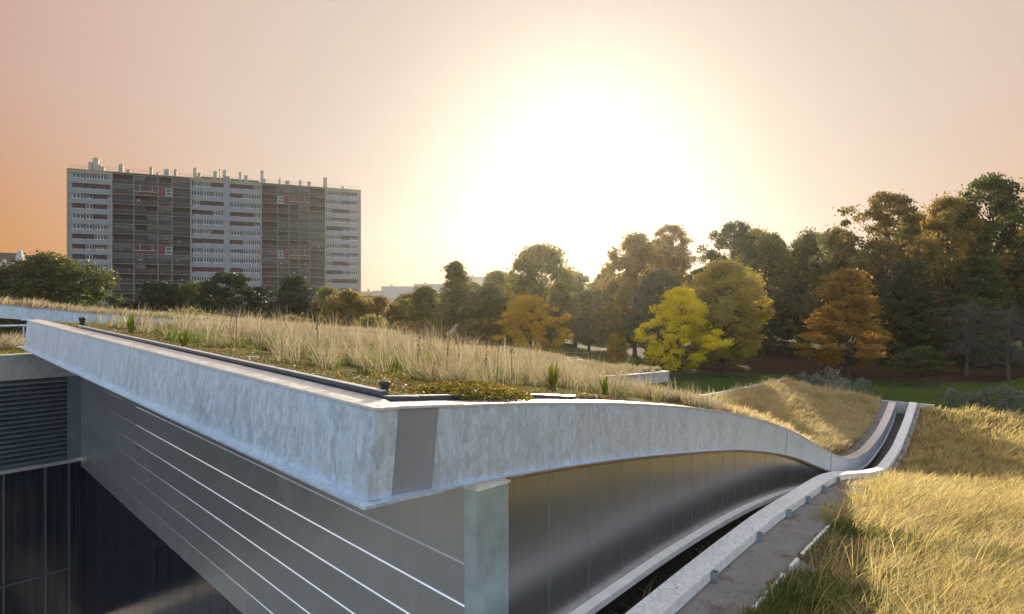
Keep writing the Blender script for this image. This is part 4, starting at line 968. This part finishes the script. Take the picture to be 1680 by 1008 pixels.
for px, Y, top, lab in ((1003, 47, 548, 'left of two narrow golden columnar shrubs below the russet tree'), (1021, 47, 556, 'right of two narrow golden columnar shrubs below the russet tree'), (912, 50, 570, 'small rusty columnar shrub right of the golden maple')):
    tree('column', B(px), Y, HT(top, Y), 0.95, lab, px * 0.1, 'columnar shrubs on the lawn', 'shrub', 'columnar_shrub')
for px, Y, top, wpx, lab in ((1318, 31.5, 612, 34, 'silver shrub, leftmost beside the pale roof edge'), (1342, 31, 616, 34, 'silver shrub second from left beside the pale roof edge'), (1364, 31, 606, 36, 'tallest silver shrub in the left row beside the roof edge'),
                         (1386, 31, 622, 26, 'low silver shrub at the right end of the left row'), (1414, 31, 622, 30, 'single silver shrub left of the channel end'), (1560, 29, 638, 20, 'slim silver shrub right of the channel end'),
                         (1592, 28.5, 645, 36, 'wide low silver shrub right of the channel end'), (1618, 28, 640, 34, 'silver shrub second from the right edge'), (1655, 27, 636, 60, 'largest silver shrub at the right edge')):
    tree('silver', B(px), Y, HT(top, Y), max(0.7, wpx / 900 * Y), lab, px * 0.3, 'silver shrubs beyond the roofs', 'shrub', 'silver_shrub')
for px, Y, top, wpx, lab in ((655, 46, 545, 80, 'low olive bush behind the grass right of the rusty trees'), (610, 44, 520, 90, 'olive bush behind the grass below the tower end'), (480, 50, 520, 110, 'bush behind the grass at the foot of the cedar'), (300, 50, 510, 150, 'dark bush behind the grass at the foot of the pines')):
    tree('bush', B(px), Y, max(1.5, HT(top, Y)), wpx / 900 * Y, lab, px * 0.2, 'bushes behind the planted roof', 'bush', 'bush')

# ------------------------------------------------------------------ wire fence on the lawn
M['fence'] = plain('green_wire', (0.05, 0.075, 0.05), 0.5, 0.3, 0.1, 5)
fence = thing('wire_fence', 'thin green wire fence on posts along the lawn below the park trees', 'fence', (0, 0, 0))
fp = [(3, 36.5), (9, 35.5), (16, 34.5), (22, 33), (30, 30), (36, 27.5)]
fx = np.array([p[0] for p in fp]); fy = np.array([p[1] for p in fp])
pm = MB(); pm.tube([(0, 0, -0.1), (0, 0, 1.1)], 0.025, 6); pme = pm.mesh('post', M['fence'])
for x in np.arange(3, 36.1, 2.2): link('post', pme, fence, (float(x), float(np.interp(x, fx, fy)), 0))
for z in (0.15, 0.45, 0.75, 1.02):
    mb = MB(); mb.tube([(float(x), float(np.interp(x, fx, fy)), z) for x in np.arange(3, 36.1, 2.2)], 0.007, 4); mb.build('wire', M['fence'], fence)

# play hut with slide far off in the park
hut = thing('play_hut', 'small wooden play hut with blue slide on the lawn under the slender tree', 'play hut', (-5.4, 55, 0), 0.3)
mb = MB(); mb.box(-0.8, 0.8, -0.8, 0.8, 1.3, 1.45); mb.build('platform', plain('hut_wood', (0.30, 0.19, 0.10), 0.8), hut)
for sx in (-0.75, 0.75):
    for sy in (-0.75, 0.75):
        mb = MB(); mb.box(sx - 0.06, sx + 0.06, sy - 0.06, sy + 0.06, 0, 2.6); mb.build('post', bpy.data.materials['hut_wood'], hut)
mb = MB(); mb.add([(-1, -1, 2.6), (1, -1, 2.6), (1, 1, 2.6), (-1, 1, 2.6), (0, -1, 3.6), (0, 1, 3.6)], [(0, 1, 4), (2, 3, 5), (1, 2, 5, 4), (3, 0, 4, 5), (0, 3, 2, 1)]); mb.build('roof', plain('pale_roof', (0.30, 0.22, 0.17), 0.8), hut)
mb = MB(); mb.hexa([(-0.35, -2.9, 0.25), (0.35, -2.9, 0.25), (0.35, -0.8, 1.4), (-0.35, -0.8, 1.4), (-0.35, -2.9, 0.32), (0.35, -2.9, 0.32), (0.35, -0.8, 1.48), (-0.35, -0.8, 1.48)])
for sx in (-0.4, 0.35): mb.hexa([(sx, -2.9, 0.25), (sx + 0.05, -2.9, 0.25), (sx + 0.05, -0.8, 1.4), (sx, -0.8, 1.4), (sx, -2.9, 0.55), (sx + 0.05, -2.9, 0.55), (sx + 0.05, -0.8, 1.75), (sx, -0.8, 1.75)])
mb.build('slide', plain('blue_plastic', (0.06, 0.16, 0.40), 0.4), hut)

# ------------------------------------------------------------------ tower block
TA = R(21.304)
tower = thing('apartment_tower', 'long grey slab apartment block with red shutters and two bands of balconies behind the pines', 'building', (-121.2, 150.0, 0), TA)
M['tw_wall'] = plain('tower_panel', (0.24, 0.245, 0.26), 0.85, 0, 0.08, 0.4)
M['tw_cream'] = plain('tower_cream', (0.29, 0.255, 0.185), 0.85, 0, 0.10, 0.4)
M['tw_frame'] = plain('white_window_frame', (0.52, 0.515, 0.51), 0.5)
M['tw_red'] = plain('maroon_shutter', (0.062, 0.022, 0.024), 0.7, 0, 0.15, 0.5)
M['tw_redp'] = plain('crimson_panel', (0.11, 0.012, 0.024), 0.6, 0, 0.1, 0.5)
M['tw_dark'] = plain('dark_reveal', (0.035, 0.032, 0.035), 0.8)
M['tw_glass'] = plain('tower_glass', (0.045, 0.052, 0.062), 0.3, 0, 0.3, 0.6, 0.0, 0.3)
M['tw_slab'] = plain('balcony_slab', (0.25, 0.22, 0.18), 0.85, 0, 0.1, 0.5)
M['tw_rail'] = plain('balcony_glass', (0.030, 0.032, 0.037), 0.4, 0.0, 0.25, 0.8, 0.0, 0.2)
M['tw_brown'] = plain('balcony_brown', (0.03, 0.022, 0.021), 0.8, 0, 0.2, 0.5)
M['tw_cloth'] = plain('awning_cloth', (0.09, 0.085, 0.09), 0.8, 0, 0.25, 0.6)
M['tw_tar'] = plain('roof_felt_dark', (0.05, 0.05, 0.055), 0.9)
TL, TD = 77.05, 13.0
ROOF = H + 38.0
rowz = [H + 36.2 - 2.8 * n for n in range(15)]
blocks = [(0.0, 9.78), (29.47, 47.85), (66.71, TL)]; bays = [(9.78, 29.47), (47.85, 66.71)]
# wall made of floor bands between the window rows, plus gable ends and back
mb = MB()
mb.box(0, TL, 1.6, TD, 0, ROOF - 0.5); mb.build('core', M['tw_wall'], tower)
for bi, (a, b) in enumerate(blocks):
    for n in range(16):
        zt = rowz[n] - 0.72 if n < 15 else 0
        zb = (rowz[n + 1] + 0.72) if n < 14 else 0
        if n == 15: continue
        mb = MB(); mb.box(a, b, 0.0, 1.58, zb, zt); mb.build('floor_band', M['tw_wall'], tower)
    mb = MB(); mb.box(a - 0.02, b + 0.02, -0.02, 1.6, rowz[0] + 0.72, ROOF - 0.25); mb.build('cornice', M['tw_cream'], tower)
mb = MB(); mb.box(-0.45, -0.02, -0.05, TD, 0, ROOF); mb.build('gable_fin', M['tw_cream'], tower)
mb = MB(); mb.box(TL + 0.02, TL + 0.4, -0.05, TD, 0, ROOF - 0.1); mb.build('gable_fin', M['tw_cream'], tower)
for x in (9.78, 29.2): 
    mb = MB(); mb.box(x - 0.15, x + 0.22, -0.25, 1.6, 0, ROOF - 0.3); mb.build('party_fin', M['tw_cream'], tower)
for x in (47.85, 66.5):
    mb = MB(); mb.box(x - 0.15, x + 0.22, -0.25, 1.6, 0, ROOF - 0.3); mb.build('party_fin', M['tw_cream'], tower)
mb = MB(); mb.box(37.75, 39.45, -0.06, 1.6, 0, ROOF + 1.1); mb.build('pilaster', M['tw_wall'], tower)
mb = MB(); mb.box(-0.4, TL + 0.35, -0.1, TD, ROOF - 0.24, ROOF); mb.build('roof', M['tw_cream'], tower)
mb = MB(); mb.box(30.6, 47.2, 1.5, 9, ROOF + 0.002, ROOF + 0.75); mb.build('roof_box', M['tw_tar'], tower)
def win_mesh(w, mode, panes):
    mb = MB(); hh = 0.70      # origin at opening centre, y=0 facade
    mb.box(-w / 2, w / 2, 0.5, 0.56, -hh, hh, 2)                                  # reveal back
    if mode == 'shut':
        z0, z1 = -hh + 0.12, hh - 0.10
        n = 9
        for i in range(n):
            za = z0 + (z1 - z0) * i / n; zb = z0 + (z1 - z0) * (i + 1) / n - 0.015
            mb.box(-w / 2 + 0.06, w / 2 - 0.06, 0.22, 0.25, za, zb, 1)
        mb.box(-w / 2 + 0.02, w / 2 - 0.02, 0.10, 0.30, -hh, -hh + 0.10, 0)
    else:
        cut = {'open': -1, 'half': hh - 0.5}[mode]
        mb.box(-w / 2 + 0.06, w / 2 - 0.06, 0.36, 0.40, -hh + 0.1, hh - 0.1, 3)
        f = 0.075
        for x in np.linspace(-w / 2 + 0.04, w / 2 - 0.04, panes + 1): mb.box(x - f, x + f, 0.24, 0.34, -hh + 0.04, hh - 0.05, 0)
        mb.box(-w / 2 + 0.04, w / 2 - 0.04, 0.22, 0.33, -hh, -hh + 0.16, 0); mb.box(-w / 2 + 0.04, w / 2 - 0.04, 0.22, 0.33, hh - 0.16, hh - 0.02, 0)
        if mode == 'half':
            for i in range(3): mb.box(-w / 2 + 0.06, w / 2 - 0.06, 0.17, 0.20, hh - 0.55 + i * 0.16, hh - 0.41 + i * 0.16, 1)
    return mb.mesh('window', [M['tw_frame'], M['tw_red'], M['tw_dark'], M['tw_glass']])
WCACHE = {}
def place_win(x0, x1, z, mode):
    w = round((x1 - x0) * 5) / 5; panes = max(2, int(round(w / 0.75))); k = (w, mode)
    if k not in WCACHE: WCACHE[k] = win_mesh(w, mode, panes)
    o = link('window', WCACHE[k], tower, ((x0 + x1) / 2, 0.0, z))
wc = {0: [(0.75, 3.4), (3.75, 5.4), (5.7, 8.5), (8.75, 9.55)],
      1: [(29.85, 31.5), (31.75, 34.5), (34.85, 37.65), (39.65, 42.6), (42.9, 45.7), (45.95, 47.4)],
      2: [(67.0, 68.4), (68.7, 71.4), (71.75, 73.3), (73.7, 76.4)]}
# shutters as in the photograph: o open, s shut, h half
pat = {0: ['oooo', 'ssss', 'ohsh', 'soso', 'ooso', 'oooo', 'ssoo', 'soho', 'soso', 'osoo', 'ohho', 'osso', 'ooso', 'oooo', 'soos'],
       1: ['oossso', 'ooosoo', 'ossooo', 'ssosso', 'ooossh', 'oosooo', 'ssssoo', 'ooohoo', 'oooooo', 'ssssoo', 'oohooo', 'oooooo', 'sossoo', 'ooossh', 'oooooo'],
       2: ['oohh', 'oohh', 'osso', 'ohho', 'ssho', 'oosh', 'ooho', 'ohoh', 'osso', 'ssoo', 'osss', 'sosh', 'ooso', 'oooo', 'ssoo']}
pil = M['tw_dark']
for bi, wins in wc.items():
    for n in range(15):
        prev = blocks[bi][0]
        for (x0, x1), c in zip(wins, pat[bi][n]):
            place_win(x0, x1, rowz[n], {'o': 'open', 's': 'shut', 'h': 'half'}[c])
    # dark piers between the windows of each row run the full height behind the bands
    edges = [blocks[bi][0]] + [v for w in wins for v in w] + [blocks[bi][1]]
    for i in range(0, len(edges), 2):
        if edges[i + 1] - edges[i] > 0.05 and not (37.0 < edges[i] < 38.0):
            mb = MB(); mb.box(edges[i] + 0.01, edges[i + 1] - 0.01, 0.12, 1.5, 0, rowz[0] + 0.72); mb.build('pier', M['tw_dark'] if edges[i+1]-edges[i] < 0.5 else M['tw_wall'], tower)
# balcony bays
rngt = random.Random(8)
for bi, (a, b) in enumerate(bays):
    cells = [(9.95, 15.0), (15.1, 18.0), (18.1, 20.85), (21.0, 24.4), (24.5, 28.95)] if bi == 0 else [(48.1, 52.5), (52.6, 55.7), (55.8, 58.7), (58.8, 61.75), (61.85, 66.3)]
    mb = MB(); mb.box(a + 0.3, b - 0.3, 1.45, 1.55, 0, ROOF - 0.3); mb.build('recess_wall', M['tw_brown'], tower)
    for n in range(16):
        z = rowz[0] + 1.32 - 2.8 * n
        mb = MB(); mb.box(a + 0.25, b - 0.30, -0.05, 1.44, z - 0.16, z); mb.build('balcony_slab', M['tw_slab'], tower)
    for n in range(15):
        zf = rowz[n] - 1.48
        for ci, (x0, x1) in enumerate(cells):
            special = n in (1, 7) and ((bi == 0 and ci in (1, 2, 3)) or (bi == 1 and ci in (1, 2, 3)))
            mb = MB(); top = zf + 2.62
            r = rngt.random()
            # back glazing or lowered shutter
            bm = 2 if (r < 0.28) else (3 if r < 0.62 else 4)
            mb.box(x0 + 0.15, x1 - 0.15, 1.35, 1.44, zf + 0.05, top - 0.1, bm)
            for x in np.linspace(x0 + 0.2, x1 - 0.2, 4): mb.box(x - 0.05, x + 0.05, 1.30, 1.345, zf + 0.05, top - 0.1, 1)
            if r > 0.72: mb.box(x0 + 0.1, x1 - 0.1, 0.15, 0.2, zf + 1.35, top - 0.02, 5)           # lowered blind
            elif r > 0.55: mb.box(x0 + 0.1, x1 - 0.1, 0.15, 0.2, zf + 0.95, top - 0.02, 3)
            # balustrade
            if special:
                red = (bi == 0 and ci == 3) or (bi == 1 and ci == 1)
                if red:
                    k0, k1 = (x0, x0 + 0.5 * (x1 - x0)) if bi == 0 else (x0 + 0.5 * (x1 - x0), x1)
                    w0, w1 = (x0 + 0.52 * (x1 - x0), x1) if bi == 0 else (x0, x0 + 0.48 * (x1 - x0))
                    mb.box(k0, k1, -0.02, 0.05, zf, top, 7)
                    mb.box(w0, w1, 0.06, 0.10, zf + 0.1, top - 0.3, 4)
                    for x in (w0 + 0.08, w1 - 0.08): mb.box(x - 0.08, x + 0.08, 0.0, 0.055, zf + 0.1, top - 0.3, 6)
                    for zz_ in (zf + 0.2, zf + 1.2, top - 0.4): mb.box(w0 + 0.17, w1 - 0.17, 0.0, 0.055, zz_ - 0.08, zz_ + 0.08, 6)
                else:
                    mb.box(x0, x1, 0.10, 0.15, zf, top, 2); mb.box(x0, x1, 0.02, 0.09, zf + 0.95, zf + 1.07, 6); mb.box((x0 + x1) / 2 - 0.05, (x0 + x1) / 2 + 0.05, 0.02, 0.09, zf + 1.08, top, 6)
            else:
                mb.box(x0, x1, -0.02, 0.02, zf + 0.12, zf + 0.95, 3); mb.box(x0, x1, -0.04, 0.04, zf + 0.96, zf + 1.03, 0)
            # things kept on the balcony
            for q in range(rngt.randint(0, 4)):
                x = rngt.uniform(x0 + 0.3, x1 - 0.6); hh = rngt.uniform(0.5, 1.7); mb.box(x, x + rngt.uniform(0.2, 0.6), 0.3, 0.8, zf + 0.01, zf + hh, rngt.choice((0, 2, 5, 6, 4)))
            mb.build('balcony', [M['tw_slab'], M['tw_dark'], M['tw_red'], M['tw_rail'], M['tw_glass'], M['tw_cloth'], M['tw_frame'], M['tw_redp']], tower)
    for x in ([15.05, 20.92, 24.45] if bi == 0 else [52.55, 55.75, 58.75, 61.8]):
        mb = MB(); mb.box(x - 0.09, x + 0.09, -0.08, 1.3, 0, rowz[0] + 1.1); mb.build('party_screen', M['tw_slab'], tower)
M['chim'] = plain('rendered_chimney', (0.42, 0.37, 0.32), 0.9, 0, 0.15, 0.8)
for x0, x1, top, pot in ((4.3, 5.2, 40.3, 0), (5.3, 6.6, 41.5, 1), (6.6, 7.2, 39.8, 0), (7.2, 7.9, 39.3, 0), (11.3, 12.3, 40.2, 1), (13.2, 14.0, 39.0, 0), (18.7, 19.4, 40.1, 1), (20.5, 21.0, 38.8, 0), (22.3, 23.6, 39.9, 1),
                         (24.8, 25.5, 40.0, 1), (29.7, 30.6, 40.9, 1), (30.9, 31.6, 39.7, 0), (35.0, 35.9, 40.4, 1), (37.4, 38.4, 40.9, 1), (36.5, 36.8, 41.3, 0), (41.8, 42.5, 40.8, 0), (43.2, 44.2, 40.0, 0),
                         (47.7, 48.6, 41.7, 1), (48.7, 49.2, 39.4, 0), (52.8, 53.4, 39.6, 1), (54.7, 55.9, 39.3, 0), (58.7, 59.4, 39.6, 1), (61.2, 62.1, 39.6, 0), (65.9, 67.0, 41.2, 1), (71.5, 72.1, 38.9, 0)):
    mb = MB(); mb.box(x0, x1, 0.35, 1.35, ROOF + 0.003, H + top - 0.25); mb.box(x0 - 0.08, x1 + 0.08, 0.27, 1.43, H + top - 0.248, H + top - 0.12)
    if pot: mb.lathe([(0.22, 0), (0.18, 0.4), (0.22, 0.42)], ((x0 + x1) / 2, 0.85, H + top - 0.12), 8)
    mb.build('chimney', M['chim'], tower)
mb = MB()
for x in np.arange(0.5, TL, 1.6): mb.box(x - 0.02, x + 0.02, 0.1, 0.14, ROOF + 0.003, ROOF + 1.0)
mb.box(0, TL, 0.1, 0.14, ROOF + 0.98, ROOF + 1.03); mb.box(0, TL, 0.1, 0.14, ROOF + 0.5, ROOF + 0.54); mb.build('roof_railing', M['tw_slab'], tower)

# ------------------------------------------------------------------ far town
M['town_wall'] = plain('town_render', (0.36, 0.31, 0.27), 0.9, 0, 0.2, 0.05)
M['town_roof'] = plain('town_roof', (0.30, 0.22, 0.18), 0.9, 0, 0.2, 0.05)
M['town_white'] = plain('town_white', (0.40, 0.385, 0.37), 0.9, 0, 0.1, 0.05)
M['town_pane'] = plain('town_pane', (0.12, 0.12, 0.13), 0.3)
wbase = MB(); wbase.box(-0.6, 0.6, -0.06, 0.0, -0.8, 0.8); wmesh = wbase.mesh('window', M['town_pane'])
def house(px, Y, w, d, top, label, gable=True, wall='town_wall', base_z=0.0, group='far town houses', wins=True, rot=0.0):
    h = HT(top, Y); rh = min(3.5, h * 0.25) if gable else 0.6
    o = thing('house', label, 'house', (B(px) * Y, Y, base_z), rot, group); eh = h - rh
    mb = MB(); mb.box(-w / 2, w / 2, 0, d, -1, eh); mb.build('wall', M[wall], o)
    mb = MB()
    if gable: mb.add([(-w / 2 - .3, -.3, eh), (w / 2 + .3, -.3, eh), (w / 2 + .3, d + .3, eh), (-w / 2 - .3, d + .3, eh), (-w / 2 - .3, d / 2, h), (w / 2 + .3, d / 2, h)], [(0, 1, 5, 4), (2, 3, 4, 5), (1, 2, 5), (3, 0, 4), (3, 2, 1, 0)])
    else: mb.box(-w / 2 - 0.2, w / 2 + 0.2, -0.2, d + 0.2, eh + 0.004, h)
    rf = mb.build('roof', M['town_roof'] if gable else M[wall], o)
    mb = MB(); mb.box(-w * 0.3, -w * 0.3 + 1.0, d * 0.4, d * 0.4 + 1.0, h - rh * 0.6, h + 1.2); mb.build('chimney', M['town_white'], rf)
    if wins:
        nx = max(2, int(w / 3.2)); nz = max(1, int(eh / 3.1))
        for i in range(nx):
            for j in range(nz):
                z = eh - 1.7 - j * 3.0
                if z > 1: link('window', wmesh, o, (-w / 2 + (i + 0.5) * w / nx, -0.003, z))
house(12, 225, 26, 14, 450, 'long beige block at the far left edge behind the round tree', True)
house(48, 240, 22, 14, 444, 'beige block right of the long one, behind the round tree', True)
house(90, 240, 20, 14, 436, 'dark roofed block just left of the tower', False)
house(6, 258, 22, 16, 428, 'pale house high on the far left slope', True, 'town_white')
house(34, 272, 16, 14, 424, 'pale house beside the church spire', True, 'town_white', wins=False)
house(62, 266, 26, 14, 428, 'pale low block right of the church spire', False, 'town_white', wins=False)
house(95, 270, 22, 14, 426, 'beige house near the tower on the far left', True, wins=False)
# church
ch = thing('church', 'distant pale church with pointed spire on the far left', 'church', (B(30) * 268, 268, 0), 0.2)
mb = MB(); mb.box(-1.6, 1.6, 0, 3.2, -1, HT(426, 268)); mb.build('tower', M['town_wall'], ch)
mb = MB(); z0 = HT(426, 268) + 0.01; mb.add([(-1.75, -0.15, z0), (1.75, -0.15, z0), (1.75, 3.35, z0), (-1.75, 3.35, z0), (0, 1.6, HT(405, 268))], [(0, 1, 4), (1, 2, 4), (2, 3, 4), (3, 0, 4), (3, 2, 1, 0)]); mb.build('spire', M['town_white'], ch)
mb = MB(); mb.box(1.61, 22, 0.5, 8, -1, HT(438, 268)); mb.build('nave', M['town_wall'], ch)
for i, (px, Y, w, top, lab) in enumerate(((598, 262, 14, 484, 'low hazy house at the right foot of the tower'), (616, 270, 18, 478, 'hazy white house right of the tower foot'), (640, 265, 16, 477, 'hazy block left of the tallest hazy one'),
        (655, 276, 18, 470, 'tallest wide hazy block in the valley right of the tower'), (676, 270, 16, 476, 'hazy block right of the tallest one in the valley'), (694, 274, 20, 473, 'hazy flat roofed block left of the slender tree'),
        (715, 276, 22, 466, 'hazy high block behind the rounded olive tree'), (630, 255, 18, 490, 'low pale shed roof in the valley'), (668, 250, 24, 489, 'long low white hall in the valley'), (790, 276, 18, 454, 'hazy block on the ridge between slender tree and big oak'))):
    house(px, Y, w, 12, top, lab, i % 3 == 1, 'town_white', wins=False)

# ------------------------------------------------------------------ evening haze over the whole park
mb = MB(); mb.box(-460, 460, -110, 352, -3.9, 52)
hz = link('haze', mb.mesh('haze', []))
hm = bpy.data.materials.new('haze_air'); hm.use_nodes = True
hn = hm.node_tree.nodes; hn.clear(); ho = hn.new('ShaderNodeOutputMaterial'); pv = hn.new('ShaderNodeVolumePrincipled')
pv.inputs['Color'].default_value = (0.95, 0.93, 0.90, 1); pv.inputs['Density'].default_value = 0.00019; pv.inputs['Anisotropy'].default_value = 0.78
hm.node_tree.links.new(pv.outputs[0], ho.inputs['Volume'])
hz.data.materials.append(hm); hz['kind'] = 'stuff'; hz['label'] = 'thin warm evening haze filling the park air'
